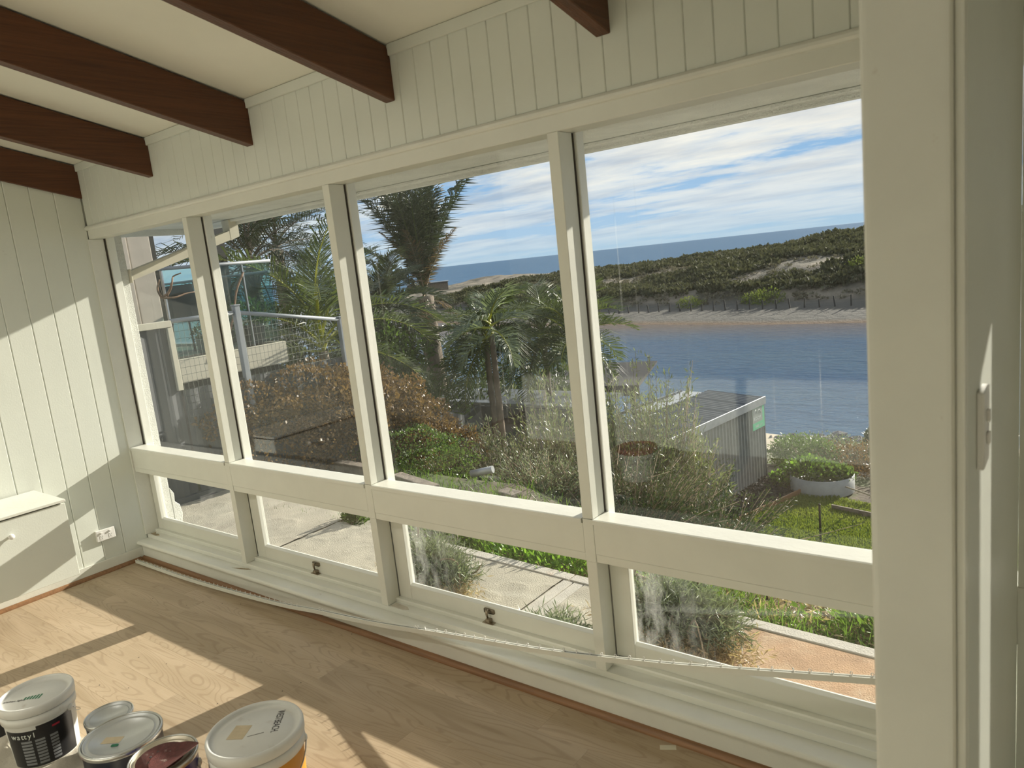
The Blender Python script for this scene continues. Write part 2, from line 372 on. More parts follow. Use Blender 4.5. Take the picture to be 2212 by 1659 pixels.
for i in range(len(xs)-1):
    a = xs[i]+(MW if i else 0.012); b = xs[i+1]
    obj('transom_sill', prism([(-.007, ZT-.017), (-.007, ZT-.001), (.0, ZT+.001), (.092, ZT+.002), (.092, ZT-.017)], 'x', a+.0005, b-.004), 'gloss_paint', tr)
    obj('transom_face', box(a+.0008, b-.0008, -.0022, .02, ZC+.0005, ZT-.0175, .0008), 'trim_paint', tr)
    obj('head_rail', box(a+.0008, b-.0008, -.0005, .06, ZR, ZC-.0006, .0008), 'trim_paint', tr)
obj('transom_core', box(.012, XR, .021, .142, ZR+.001, ZT-.018, .002), 'trim_paint', tr)
sl = empty('trim_10', kind=S, label='stepped white window sill with a rounded nosing')
obj('step_board', box(.0, XR, .0, .15, .1285, ZS, .003, seg=2), 'gloss_paint', sl)
bm = bmesh.new(); pr = [(.02, .1284)]
for k in range(9):
    a = math.pi/2 + math.pi*k/8; pr.append((-.064+.0135*math.cos(a), .1145+.0135*math.sin(a)))
pr.append((.02, .1012)); obj('nosing_board', prism(pr, 'x', -.0, XR, bm), 'gloss_paint', sl, smooth=False)
obj('stop_bead', prism([(.052, ZS+.0002), (.052, ZS+.014), (.056, ZS+.019), (.078, ZS+.019), (.078, ZS+.0002)], 'x', .013, XR), 'trim_paint', sl)
obj('baseboard_front', box(0, XR, -.0505, .1, .0, .1008, .001), 'gloss_paint', kind=S)
def quadround(name, axis, a, b, flip=False):
    pr = [(0, 0), (0, .022)] + [(-.022*math.sin(t), .022*math.cos(t)) for t in [math.pi/2*k/6 for k in range(1, 7)]]
    if axis == 'x': return prism([(p[0]-.0508, p[1]+.0002) for p in pr], 'x', a, b)
    return prism([(-p[0]+.0105, p[1]+.0002) for p in pr], 'y', a, b)
for nm, pts, zz in (('bare_patch', [(.02, .012), (.05, .008), (.11, .006), (.135, .018), (.10, .034), (.06, .030), (.03, .05)], ZS), ('bare_patch', [(1.10, -.042), (1.16, -.020), (1.215, -.004), (1.25, -.006), (1.22, -.020), (1.17, -.032)], .1285), ('filler_patch', [(2.41, .008), (2.50, .004), (2.53, .016), (2.50, .036), (2.42, .042)], ZS)):
    obj(nm, prism(pts, 'z', zz+.0002, zz+.0007), 'bare_wood' if nm[0] == 'b' else 'filler', sl)
q = empty('trim_11', kind=S, label='reddish brown timber quad bead along the floor edges')
obj('quad_bead', quadround('q', 'x', .012, XR), 'quad_wood', q); obj('quad_bead', quadround('q', 'y', -4.6, -.0735), 'quad_wood', q)
obj('baseboard_left', box(.0, .010, -4.6, -.051, 0, .0836, .003, seg=2), 'gloss_paint', kind=S)
j = empty('trim_12', kind=S, label='white jamb strip in the corner, paint worn')
obj('jamb_board', box(.0003, .0115, -.012, .084, ZS+.001, ZH-.001, .001), 'gloss_paint', j)
obj('outer_jamb', box(-.0, .035, .1165, .142, ZS+.001, ZT-.101, .002), 'trim_paint', j); obj('outer_jamb', box(-.0, .035, .0925, .142, ZT-.1, ZH+.02, .002), 'gloss_paint', j); obj('caulk_joint', box(.0, .02, .0845, .092, ZT+.002, ZH-.002), 'caulk', j)
WL = ['narrowest looking window, in the corner by the rough wall', 'window looking out on the neighbour deck and rail', 'window with the tall palm outside', 'window with the widest view over river and sea']
for i in range(len(xs)-1):
    a = xs[i]+(MW if i else 0.012); b = xs[i+1]
    if i >= 6: b = XR-.01
    w_ = empty('window_%d' % (i+1), (a, .0, ZT), kind=S)
    if i < 4: w_['label'] = WL[i]
    Z0 = -ZT; L_ = b-a
    obj('upper_pane', box(-.003, L_+.003, .0865, .0905, .002, ZH-ZT-.0), 'pane_glass', w_)
    # lower sash: stiles, rails, putty bevel, glass (frame coordinates from the transom line)
    s0, s1 = .003, L_-.003; za, zb = ZS+.006-ZT, ZR-ZT+.01
    st = .082 if i else .062; rb = .0785
    obj('stile', box(s0, s0+st, .079, .115, za, zb, .002), 'trim_paint', w_); obj('stile', box(s1-(.0 if i == 0 else .0)-.02, s1, .079, .115, za, zb, .002), 'trim_paint', w_)
    obj('bottom_rail', box(s0+st+.0005, s1-.0205, .079, .115, za, .245-ZT, .002), 'trim_paint', w_)
    obj('putty', prism([(.0795, .2455-ZT), (.0975, .2455-ZT), (.0975, .252-ZT)], 'x', s0+st, s1-.02), 'gloss_paint', w_)
    obj('lower_pane', box(s0+st-.003, s1-.0175, .098, .102, .2452-ZT-.0, zb), 'pane_glass_grimy' if i in (2, 3) else 'pane_glass', w_)
    if i in (1, 2):
        lx = (1.766, 2.985)[i-1]-a; la = obj('latch', box(lx-.029, lx+.029, .073, .0788, .214-ZT, .236-ZT, .007, seg=3), 'brass', w_)
        bm = bmesh.new(); tube([(lx-.004, .068, .236-ZT), (lx-.004, .061, .228-ZT), (lx-.004, .060, .214-ZT), (lx-.004, .064, .196-ZT)], .009, 10, bm, r2=.004); obj('latch_lever', bm, 'brass', la)
        obj('latch_keeper', box(lx-.030, lx+.030, .052, .077, ZS+.0195-ZT, ZS+.0225-ZT, .002, seg=2), 'brass', la)
        obj('keeper_block', box(lx-.014, lx+.010, .056, .0785, ZS+.0225-ZT, ZS+.037-ZT, .002, seg=2), 'brass', la)
    if i == 3:
        la = obj('hinge_stay', box(.012, .075, .060, .0785, ZS+.0195-ZT, ZS+.031-ZT, .002), 'dark_metal', w_)
# ------------------------------------------------------------------ interior things
# wall cupboard
cb = empty('wall_cupboard', (0, -1.1, .21), label='white wall cupboard with a drop front panel under the panelled wall', cat='cupboard')
Lc = .98; y1 = .49; y0 = y1-Lc
obj('carcass', box(.0125, .440, y0, y1, .0, .425, .001), 'wall_paint', cb); obj('top_board', box(.0125, .468, y0, y1+.004, .4365, .452, .0015), 'gloss_paint', cb)
obj('shadow_gap', box(.02, .43, y0, y1-.01, .4252, .4362), 'caulk', cb)
dr = obj('front_panel', box(.4405, .459, y0, y1+.002, -.004, .4285, .0015), 'wall_paint', cb)
obj('knob', lathe([(0, .0), (.008, 0), (.007, .008), (.015, .013), (.0155, .018), (.012, .023), (0, .0245)], 20), 'plastic_white', dr, loc=(.459, .2, .335), rot=(0, math.pi/2, 0))
# double power outlet
po = empty('power_outlet', (.0, -.2625, .252), label='white double power point on the panelled wall near the corner', cat='power outlet')
obj('mounting_block', box(.0005, .0125, -.0575, .0575, -.0355, .0355, .003, seg=2), 'plastic_white', po)
obj('face_plate', box(.0128, .0195, -.058, .058, -.036, .036, .004, seg=3), 'plastic_white', po)
for k in (-1, 1):
    obj('switch', box(.0197, .026, k*.028-.0065, k*.028+.0065, .012, .024, .002, seg=2), 'plastic_white', po)
    so = obj('socket', box(.0196, .0206, k*.028-.012, k*.028+.012, -.026, .004, .0004), 'plastic_white', po)
    bm = bmesh.new()
    for dy, dz, an in ((-.006, -.005, .55), (.006, -.005, -.55), (0, -.017, 0)):
        n0 = len(bm.verts); box(.0207, .0209, -.0009, .0009, -.0042, .0042, bm=bm); bm.verts.ensure_lookup_table()
        for v in bm.verts[n0:]:
            yy, zz = v.co.y, v.co.z; v.co.y = k*.028+dy+yy*math.cos(an)-zz*math.sin(an); v.co.z = dz+yy*math.sin(an)+zz*math.cos(an)
    obj('pin_slots', bm, 'ink', so)
# light switch on the partition
ls = empty('light_switch', (4.9047, -.90, 1.415), label='white vertical light switch plate with two rockers on the partition', cat='light switch')
obj('face_plate', box(.0, .010, -.037, .037, -.058, .058, .003, seg=3), 'plastic_white', ls)
for k in (-1, 1): obj('rocker', box(.0102, .0145, -.006, .008, k*.017-.009, k*.017+.009, .002, seg=2), 'plastic_white', ls)
# curtain track leaning along the windows
ct = empty('curtain_track', (.0, .0, 0.0), label='long white curtain track with ring gliders leaning along the window sill', cat='curtain track')
TP = [(.06, -.128, .008), (.8, -.128, .014), (1.62, -.125, .050), (2.0, -.122, .084), (2.44, -.115, .118), (2.89, -.112, .172), (3.41, -.112, .234), (3.86, -.112, .307), (4.16, -.112, .366), (4.592, -.112, .456), (4.78, -.112, .497)]
def catmull(P_, n):
    P_ = [np.array(p, float) for p in P_]; P_ = [2*P_[0]-P_[1]] + P_ + [2*P_[-1]-P_[-2]]; o = []
    for i in range(1, len(P_)-2):
        for k in range(n):
            t = k/n; a, b, c, d = P_[i-1:i+3]
            o.append(.5*((2*b)+(c-a)*t+(2*a-5*b+4*c-d)*t*t+(3*b-a-3*c+d)*t**3))
    o.append(P_[-2]); return o
tp = catmull(TP, 8)
bm = bmesh.new(); prof = [(-.0075, -.010), (.0075, -.010), (.0075, .010), (.003, .010), (.003, .0085), (.0055, .0085), (.0055, -.008), (-.0055, -.008), (-.0055, .0085), (-.003, .0085), (-.003, .010), (-.0075, .010)]
rings = []
for p in tp: rings.append([bm.verts.new((p[0], p[1]+a, p[2]+.010+b)) for a, b in prof])
for A, B in zip(rings, rings[1:]):
    for i in range(len(prof)): bm.faces.new([A[i], A[(i+1) % 12], B[(i+1) % 12], B[i]])
bmesh.ops.recalc_face_normals(bm, faces=bm.faces[:])
obj('channel', bm, 'gloss_paint', ct)
bm = bmesh.new()
for A, B in zip(tp, tp[1:]):
    f = bm.faces.new([bm.verts.new((A[0], A[1]-.003, A[2]+.0145)), bm.verts.new((A[0], A[1]+.003, A[2]+.0145)), bm.verts.new((B[0], B[1]+.003, B[2]+.0145)), bm.verts.new((B[0], B[1]-.003, B[2]+.0145))])
obj('channel_slot', bm, 'caulk', ct)
gb = bmesh.new(); box(-.0035, .0035, -.002, .002, -.004, .001, bm=gb)
tube([(math.cos(a)*.0042, 0, .0062+math.sin(a)*.005) for a in [2*math.pi*k/10 for k in range(11)]], .0013, 4, gb)
gme = bpy.data.meshes.new('glider'); gb.to_mesh(gme); gb.free(); gme.materials.append(MATS['plastic_white'])
tpx = np.array([p[0] for p in tp])
def gl_at(x):
    i = min(max(int(np.searchsorted(tpx, x))-1, 0), len(tp)-2); t = (x-tpx[i])/(tpx[i+1]-tpx[i]); return tp[i]*(1-t)+tp[i+1]*t
gx = [.09, .12] + [.17+.0475*k for k in range(36)] + [2.02, 2.05] + [2.70, 2.725] + [2.775+.0565*k for k in range(34)]
for x in gx:
    if x > 4.76: break
    p = gl_at(x+rng.normal()*.004); g = bpy.data.objects.new('glider', gme); C.objects.link(g); g.parent = ct; g.location = (p[0], p[1], p[2]+.021); g.rotation_euler = (rng.normal()*.15, 0, rng.normal()*.5)
# boards added beside the partition; the gap between them shapes its sun strip
slit_bd = empty('trim_13', kind=S, label='added white boards in the next room, gapped to let a sun strip onto the partition')
obj('wall_sheet', box(4.9052, 5.052, -.0035, -.0005, 0, 2.56), 'wall_paint', slit_bd); obj('wall_sheet', box(5.088, 5.75, -.0035, -.0005, 0, 2.56), 'wall_paint', slit_bd)
# ------------------------------------------------------------------ outside of the house
pmat('concrete', (.46, .425, .335), .9, var=.10, vscale=4, bump=.8, bscale=110, col2=(.36, .33, .26), c2=(.5, .75), c2scale=2.2)
pmat('concrete_red', (.48, .31, .18), .9, var=.12, vscale=5, bump=.8, bscale=110, col2=(.56, .43, .29), c2=(.45, .7), c2scale=3)
pmat('concrete_pale', (.52, .49, .42), .9, var=.08, vscale=6, bump=.6, bscale=120, col2=(.50, .36, .25), c2=(.62, .8), c2scale=4)
pmat('fence_metal', (.060, .065, .070), .55, var=.12, vscale=3, stretch=(1, 1, .3))
pmat('grey_paint', (.24, .26, .28), .5, var=.05); pmat('cream_metal', (.50, .47, .37), .5, var=.05)
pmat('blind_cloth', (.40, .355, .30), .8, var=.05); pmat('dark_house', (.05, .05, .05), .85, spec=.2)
pmat('galv', (.34, .36, .37), .42, metal=.35, var=.10, vscale=5); pmat('shed_wall', (.25, .255, .25), .45, metal=.15, var=.10, vscale=4); pmat('roof_dark', (.10, .115, .125), .5, metal=.2, var=.1)
pmat('old_timber', (.24, .20, .155), .85, var=.2, vscale=8, bump=.8, bscale=30); pmat('driftwood', (.20, .12, .07), .7, var=.3, vscale=20)
pmat('mesh_wire', (.10, .12, .10), .5); pmat('pot_dark', (.035, .04, .05), .25); pmat('pot_grey', (.30, .31, .30), .6)
pmat('green_sign', (.13, .55, .30), .5, var=.03); pmat('grey_sign', (.33, .36, .33), .5, var=.06); pmat('sign_white', (.75, .8, .76), .5, var=.02)
pmat('bark', (.20, .16, .12), .9, var=.25, vscale=9, bump=1.5, bscale=25, stretch=(1, 1, .35)); pmat('twig', (.26, .20, .13), .85, var=.25, vscale=20)
e = empty('trim_14', kind=S, label='white eave soffit and fascia outside the window tops')
obj('soffit', box(-.62, XR, .15, 1.045, 2.245, 2.262), 'render_white', e); obj('soffit_batten', box(-.62, XR, 1.00, 1.0445, 2.226, 2.2445, .004), 'render_white', e)
obj('fascia', box(-.64, XR, 1.046, 1.075, 2.205, 2.42, .003), 'render_white', e)
obj('barge', box(-.675, -.645, .15, 1.10, 2.20, 2.42, .003), 'render_white', e)
obj('wall_outer', box(-.26, .0, .095, .205, -.45, 2.24, .006, seg=2), 'render_white', kind=S, label='rough rendered wall end outside the corner window')
bm = prism([(.2055, .42), (.232, .37), (.228, .31), (.258, .28), (.268, .21), (.252, .14), (.254, .10), (.274, .05), (.268, -.04), (.244, -.12), (.252, -.20), (.240, -.30), (.2055, -.30)], 'x', -.06, .0014)   # broken render edge at the foot of the wall end
bmesh.ops.bevel(bm, geom=bm.edges[:], offset=.004, affect='EDGES')
obj('render_patch', bm, 'render_white', bpy.data.objects['wall_outer'])
# downpipe from the gutter back to the wall
dp = empty('downpipe', (-.02, .21, 1.89), label='cream rectangular downpipe slanting from the eave back to the wall', cat='downpipe')
obj('pipe_run', prism([(0, -.031), (.775, .205), (.775, .270), (0, .031)], 'x', -.045, .045), 'cream_metal', dp)
obj('elbow', prism([(.7755, .2), (.85, .2275), (.85, .35), (.7755, .35)], 'x', -.046, .046), 'cream_metal', dp)
obj('wall_bracket', box(-.05, .05, -.004, .004, -.045, .045, .002), 'cream_metal', dp)
# patio of concrete bays
pa = empty('patio', (0, 0, -.3), kind=S, label='swirl finished concrete patio below the windows')
def slab(x0, x1, y0, y1, m, z=0, nm='slab'): return obj(nm, box(x0, x1, y0, y1, z-.1, z, .004), m, pa)
KX = lambda x: 1.43 - .055*(x-1.98)                 # inner kerb line (the patio runs slightly out of square)
def quad_slab(x0, x1, ya, yb, m, z0=-.1, z1=0.0, nm='slab'):
    bm = bmesh.new(); P_ = [(x0, ya(x0)), (x1, ya(x1)), (x1, yb(x1)), (x0, yb(x0))]
    A = [bm.verts.new((*p, z0)) for p in P_]; B = [bm.verts.new((*p, z1)) for p in P_]; bm.faces.new(A[::-1]); bm.faces.new(B)
    for i in range(4): bm.faces.new([A[i], A[(i+1) % 4], B[(i+1) % 4], B[i]])
    bmesh.ops.bevel(bm, geom=bm.edges[:], offset=.004, affect='EDGES'); return obj(nm, bm, m, pa)
def swirl_grid(x0, x1, ya, yb, nm='slab', m='concrete'):
    nx, ny = max(8, int((x1-x0)/.02)), 70; X, Tt = np.meshgrid(np.linspace(x0, x1, nx), np.linspace(0, 1, ny)); Y = ya + (np.array([yb(x) for x in X[0]])[None, :]-ya)*Tt
    Z = np.zeros_like(X); r = np.random.default_rng(int(abs(x0)*50)+3)
    for k in range(int((x1-x0)*16)):
        cx, cy = r.uniform(x0, x1), r.uniform(ya, 1.4); R = r.uniform(.10, .17); d = np.hypot(X-cx, (Y-cy)); a = (d < R) & (Y-cy > -.04)
        Z[a] = .006*(d[a]/R)**3 + .0008*np.sin(d[a]*420)
    V = np.stack([X, Y, Z], -1).reshape(-1, 3); i = np.arange(nx*ny).reshape(ny, nx)
    F = np.stack([i[:-1, :-1], i[:-1, 1:], i[1:, 1:], i[1:, :-1]], -1).reshape(-1, 4); o = obj(nm, npmesh(nm, V, F), m, pa, smooth=True); return o
for x0, x1 in ((-2.0, .045), (.065, 2.435)): swirl_grid(x0, x1, .15, (lambda x: KX(x)-.004) if x0 > 0 else (lambda x: 2.2 if x < -1.2 else 1.75))
slab(-2.05, 1.25, .1, 1.74, 'concrete', -.012); slab(1.251, 2.5, .1, 1.40, 'concrete', -.012)
quad_slab(2.445, 2.52, lambda x: .1, lambda x: KX(x)-.004, 'concrete_pale'); quad_slab(2.528, 2.60, lambda x: .1, lambda x: KX(x)-.004, 'concrete_pale')
swirl_grid(2.608, 3.32, .15, lambda x: KX(x)-.004)
quad_slab(3.326, 6.2, lambda x: .1, lambda x: KX(x)-.004, 'concrete_red'); slab(2.5, 3.4, .1, 1.3, 'concrete', -.012)
for x0, x1 in ((1.3, 2.478), (2.486, 4.9), (4.908, 7.5)): quad_slab(x0, x1, KX, lambda x: KX(x)+.082, 'concrete_pale', -.12, .006, 'kerb')
# ------------------------------------------------------------------ boundary fence, trellis, neighbour deck
fn = empty('boundary_fence', (-2.0, 1.1, -.3), label='dark grey metal sheet fence with a cream cap beyond the corner window', cat='fence')
def fpanel(y0, y1, zt0, zt1, zb, nm='fence_sheet'):
    bm = bmesh.new(); n = max(2, int((y1-y0)/.19)*4); pr = []
    for k in range(n+1):
        t = k/n; y = y0+(y1-y0)*t; off = .018 if (k % 4) in (1, 2) else 0.0; pr.append((off, y, zt0+(zt1-zt0)*t))
    A = [bm.verts.new((p[0], p[1], zb)) for p in pr]; B = [bm.verts.new((p[0], p[1], p[2])) for p in pr]
    for i in range(n): bm.faces.new([A[i], A[i+1], B[i+1], B[i]])
    o = obj(nm, bm, 'fence_metal', fn); md = o.modifiers.new('solid', 'SOLIDIFY'); md.thickness = .004; return o
fpanel(-.9, .335, 1.74, 1.74, -.1); fpanel(.36, 2.4, .80+.3, .80+.3, -.4); fpanel(2.42, 4.4, .72, -.1, -1.6)
obj('cap_rail', box(-.02, .045, -.92, .345, 1.735, 1.80, .004), 'cream_metal', fn); obj('end_channel', box(-.015, .04, .30, .352, 1.11, 1.734, .003), 'cream_metal', fn)
obj('base_plinth', box(-.02, .04, -.9, 2.4, -.1, .06, .004), 'fence_metal', fn)
for yy in (-.45, .12): obj('fence_post', box(-.035, -.003, yy-.03, yy+.03, -.1, 1.73, .003), 'fence_metal', fn)
ts = empty('trellis_frame', (-2.0, 1.45, -.3), label='grey tube frame with wire mesh standing above the dark fence', cat='trellis')
bm = bmesh.new(); tube([(.02, 0, 1.79), (.02, .71, 1.79)], .022, 8, bm); tube([(.02, .71, 1.79), (.02, 2.05, 1.545)], .022, 8, bm); obj('top_tube', bm, 'grey_paint', ts)
for yy, za, zb in ((.715, .7, 1.86), (2.05, .6, 1.57)):
    p = obj('post', box(-.005, .055, yy-.03, yy+.03, za, zb, .006, seg=2), 'grey_paint', ts); obj('post_cap', box(-.012, .062, yy-.037, yy+.037, zb+.0005, zb+.014, .005, seg=2), 'grey_paint', p)
bm = bmesh.new()
for k in range(41): y = .02+k*.05; z2 = 1.78 if y < .71 else 1.78-(y-.71)*.183; tube([(.02, y, .78), (.02, y, z2)], .0018, 3, bm)
for k in range(14): z = .82+k*.072; ye = 2.03 if z < 1.5 else .71+(1.78-z)/.183*.98 if z < 1.78 else .7; tube([(.02, .02, z), (.02, max(.7, min(2.03, ye)), z)], .0018, 3, bm)
obj('wire_mesh', bm, 'mesh_wire', ts, kind='stuff')
dk = empty('neighbour_deck', (-3.0, 2.0, .75), label='neighbour deck with cream fascia and glass balustrade behind the trellis', cat='deck')
obj('fascia', box(-.03, .03, -1.6, 1.40, .0, .27, .004), 'cream_metal', dk); obj('end_fascia', box(-4.5, -.031, 1.37, 1.40, .0, .27, .004), 'cream_metal', dk)
for k in range(20): obj('deck_board', box(-.035-.12*(k+1)+.004, -.035-.12*k, -1.6, 1.365, .215, .24, .003), 'old_timber', dk)
for y0, y1 in ((-.02, .955), (.975, 1.345)): obj('glass_panel', box(-.006, .006, y0, y1, .30, 1.27), 'deck_glass', dk)
for x0, x1 in ((-1.3, -.05), (-2.6, -1.33)): obj('glass_panel', box(x0, x1, 1.345, 1.357, .30, 1.14), 'deck_glass', dk)
bm = bmesh.new(); tube([(0, -.06, 1.285), (0, 1.37, 1.285)], .02, 8, bm); obj('handrail', bm, 'grey_paint', dk)
bm = bmesh.new(); tube([(-.02, 1.35, 1.155), (-2.7, 1.35, 1.155)], .018, 8, bm); obj('handrail', bm, 'grey_paint', dk)
for yy in (-.03, .965): obj('baluster_post', box(-.02, .02, yy-.009, yy+.009, .24, 1.262, .003), 'steel', dk)
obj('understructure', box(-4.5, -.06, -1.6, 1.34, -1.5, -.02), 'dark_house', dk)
nh = empty('neighbour_house', (-3.6, 1.5, -.3), label='neighbour house front with tall beige blinds beside the deck', cat='house')
obj('wall_panel', box(-4, -.05, -2.0, -.1, 0, 3.9), 'dark_house', nh)
for k in range(5): obj('blind', box(-.03, .0+.02*(k % 2), -.65+k*.275, -.385+k*.275, 1.15, 3.05, .012, seg=2), 'blind_cloth', nh)
obj('blind', box(-.03, .0, -1.9, -.67, 1.15, 3.05, .01), 'blind_cloth', nh)
obj('dark_panel', box(-.6, -.55, .35, 1.05, 1.25, 3.05, .004), 'dark_house', nh); obj('dark_post', box(-.62, -.5, 1.82, 1.98, 1.25, 3.1, .004), 'dark_house', nh); obj('door_head', box(-.6, -.5, .3, 1.98, 3.06, 3.35, .004), 'dark_house', nh)
# chair, driftwood and pots on the deck
ch = empty('deck_chair', (-3.9, 2.78, .992), 0.5, label='dark metal framed sling chair on the neighbour deck', cat='chair')
obj('seat', box(-.22, .22, -.22, .22, .40, .425, .01), 'pot_dark', ch); obj('backrest', prism([(-.22, .45), (-.30, .86), (-.285, .86), (-.205, .45)], 'x', -.21, .21), 'pot_dark', ch)
for sx in (-.23, .23):
    bm = bmesh.new(); tube(catmull([(sx, .22, 0), (sx, .2, .3), (sx, .16, .6), (sx, -.05, .64), (sx, -.24, .62)], 4), .012, 6, bm); obj('arm_frame', bm, 'dark_metal', ch)
    bm = bmesh.new(); tube([(sx, -.24, 0), (sx, -.16, .4), (sx, -.3, .88)], .012, 6, bm); obj('back_leg', bm, 'dark_metal', ch)
dw = empty('driftwood_ornament', (-2.94, 1.90, 1.72), label='twisted driftwood branch hung at the end of the beige blinds', cat='driftwood')
for k, pts in enumerate([[(0, 0, 0), (.03, .08, .06), (.05, .12, .16), (.0, .17, .22), (.05, .24, .25)], [(0, 0, 0), (.05, .12, -.01), (.05, .25, .02), (.03, .38, .03)], [(0, 0, 0), (-.02, -.02, .1), (.02, .0, .2)], [(.02, .05, .02), (.02, .1, .09), (.0, .13, .15)]]):
    bm = bmesh.new(); tube(catmull(pts, 4), .016, 6, bm, r2=.006); obj('branch', bm, 'driftwood', dw)
lw_ = empty('leaning_stick', (-2.93, 2.72, 1.0), label='long bamboo stick leaning on the glass balustrade', cat='stick'); bm = bmesh.new(); tube(catmull([(0, -.2, 0), (0, -.02, .4), (0, .08, .7), (-.01, .22, .92)], 5), .012, 6, bm); obj('stick', bm, 'driftwood', lw_)
def potplant(x, y, z, r, h, lab, m, leaf, n=260, lr=.25):
    p = empty('potted_plant', (x, y, z), label=lab, cat='plant')
    obj('pot', lathe([(0, 0), (r*.7, 0), (r*.95, h*.92), (r, h*.93), (r, h), (r*.88, h), (r*.85, h*.85), (0, h*.85)], 28), m, p)
    obj('foliage', bush_mesh('foliage', [((0, 0, h+lr*.5), (lr, lr, lr*.7))], n, .06, .025, up=.6), leaf, p, kind='stuff')
leafm('leaf_green', (.035, .07, .02), (.10, .16, .04)); leafm('leaf_olive', (.075, .095, .045), (.20, .235, .12), trans=.32, rough=.38, spec=.5); leafm('leaf_dark', (.018, .035, .012), (.05, .08, .022), trans=.25)
leafm('leaf_brown', (.065, .042, .022), (.22, .135, .055), trans=.28); leafm('leaf_lime', (.07, .17, .02), (.22, .38, .05), trans=.4); leafm('leaf_sage', (.07, .095, .06), (.20, .24, .15), trans=.3)
leafm('palm_green', (.035, .055, .018), (.10, .13, .04), trans=.3, rough=.38); leafm('palm_dark', (.018, .030, .014), (.055, .07, .03), trans=.2, rough=.42); leafm('palm_yellow', (.20, .22, .03), (.42, .42, .07), trans=.5); leafm('palm_dry', (.10, .065, .035), (.22, .15, .08), trans=.25)
leafm('dry_grass', (.28, .21, .12), (.50, .40, .24), trans=.3); leafm('grass', (.05, .10, .015), (.15, .25, .04), trans=.4); leafm('lawn_blade', (.085, .13, .02), (.22, .26, .045), trans=.4); leafm('scrub_green', (.045, .05, .03), (.125, .125, .075), trans=.15, rough=.8, spec=.1); leafm('scrub_lime', (.10, .13, .03), (.20, .24, .06), trans=.2, rough=.8, spec=.1); leafm('scrub_grey', (.12, .11, .08), (.24, .22, .16), trans=.1, rough=.9, spec=.05); leafm('succulent', (.16, .24, .18), (.36, .46, .36), trans=.2, rough=.4)
potplant(-3.2, 3.12, .992, .15, .28, 'dark glazed pot with a leafy plant at the corner of the deck', 'pot_dark', 'leaf_green')
potplant(-3.35, 2.55, .992, .12, .2, 'small grey planter with trailing leaves on the deck', 'pot_grey', 'leaf_green', 140, .14)
# ------------------------------------------------------------------ corrugated shed by the river
sh = empty('garden_shed', (-1.40, 16.1, -4.5), -math.atan2(1.78-1.36, 16.2-12.6), label='grey corrugated iron shed with a green sign by the river', cat='shed')
# local frame: wall runs from the origin towards -y; roof falls away to -x
LW = 6.2; HH = 2.07
def corr(p0, du, dv, nrm, nu, pitch, amp, nm, m, par, thick=True, seg=6, rib=None):
    """corrugated sheet: waves across du, straight along dv"""
    p0, du, dv, nrm = map(np.array, (p0, du, dv, nrm)); L_ = np.linalg.norm(du); n = int(L_/pitch)*seg; V = []
    for k in range(n+1):
        s = k/n; o_ = nrm*amp*(math.cos(2*math.pi*k/seg) if rib is None else rib[k % seg]); V.append(p0+du*s+o_); V.append(p0+du*s+dv+o_)
    F = [[2*i, 2*i+2, 2*i+3, 2*i+1] for i in range(n)]; return obj(nm, npmesh(nm, V, F), m, par, smooth=rib is None)
cv = (.0, -LW, 0)
for k in range(7):                                                # one sheet after another, overlapping
    corr((.0, -.0-k*.885, .0), (0, -.90, 0), (0, 0, HH-.02), (1, 0, 0), 1, .138, .034, 'wall_sheet', 'shed_wall', sh, seg=8, rib=(0, 0, 0, 0, 0, 1, 1, .0))
corr((-1.55, .0, -.3), (1.55, 0, 0), (0, 0, HH+.25), (0, 1, 0), 1, .15, .018, 'wall_sheet', 'galv', sh)
for k in range(7): corr((.03, -.0-k*.885, HH+.035), (0, -.90, 0), (-1.58, 0.0, .11), (0, 0, 1), 1, .15, .018, 'roof_sheet', 'roof_dark', sh)
obj('skylight_sheet', box(-2.35, -1.56, -2.6, .05, HH+.06, HH+.08, .004), 'galv', sh)
obj('barge_board', box(.03, .055, -LW, .06, HH-.13, HH+.07, .004), 'galv', sh); obj('end_barge', box(-1.55, .03, .045, .065, HH-.1, HH+.06, .004), 'galv', sh)
obj('corner_trim', box(-.02, .03, -.03, .03, 0, HH-.14, .004), 'roof_dark', sh); obj('plinth', box(-.05, .06, -LW, .02, -.12, .03, .006), 'concrete_pale', sh)
sg = obj('sign', box(.028, .036, -.66, -.02, 1.38, HH-.14, .001), 'green_sign', sh, label='green and grey sign board')
obj('sign_panel', box(.0362, .0375, -.665, -.13, 1.56, HH-.145, .0005), 'grey_sign', sg)
bm = bmesh.new()
for a, b in (((-.60, 1.78), (-.48, 1.90)), ((-.48, 1.90), (-.38, 1.80)), ((-.38, 1.80), (-.30, 1.88)), ((-.30, 1.88), (-.20, 1.76))): tube([(.039, a[0], a[1]), (.039, b[0], b[1])], .007, 4, bm)
obj('roof_mark', bm, 'sign_white', sg)
def text(name, s, size, m, par, loc, rot, ext=.0004, sx=1.0):
    cu = bpy.data.curves.new(name, 'FONT'); cu.body = s; cu.size = size; cu.extrude = ext; cu.align_x = 'CENTER'; cu.align_y = 'CENTER'
    t_ = bpy.data.objects.new('tmp', cu); C.objects.link(t_); bpy.context.view_layer.update()
    me = bpy.data.meshes.new_from_object(t_.evaluated_get(bpy.context.evaluated_depsgraph_get())); bpy.data.objects.remove(t_)
    o = obj(name, me, m, par, loc=loc, rot=rot); o.scale = (sx, 1, 1); return o
text('lettering', 'ROOM', .13, 'sign_white', sg, (.0385, -.41, 1.66), (math.pi/2, 0, math.pi/2)); text('lettering', '0400 111', .10, 'sign_white', sg, (.0385, -.34, 1.46), (math.pi/2, 0, math.pi/2))
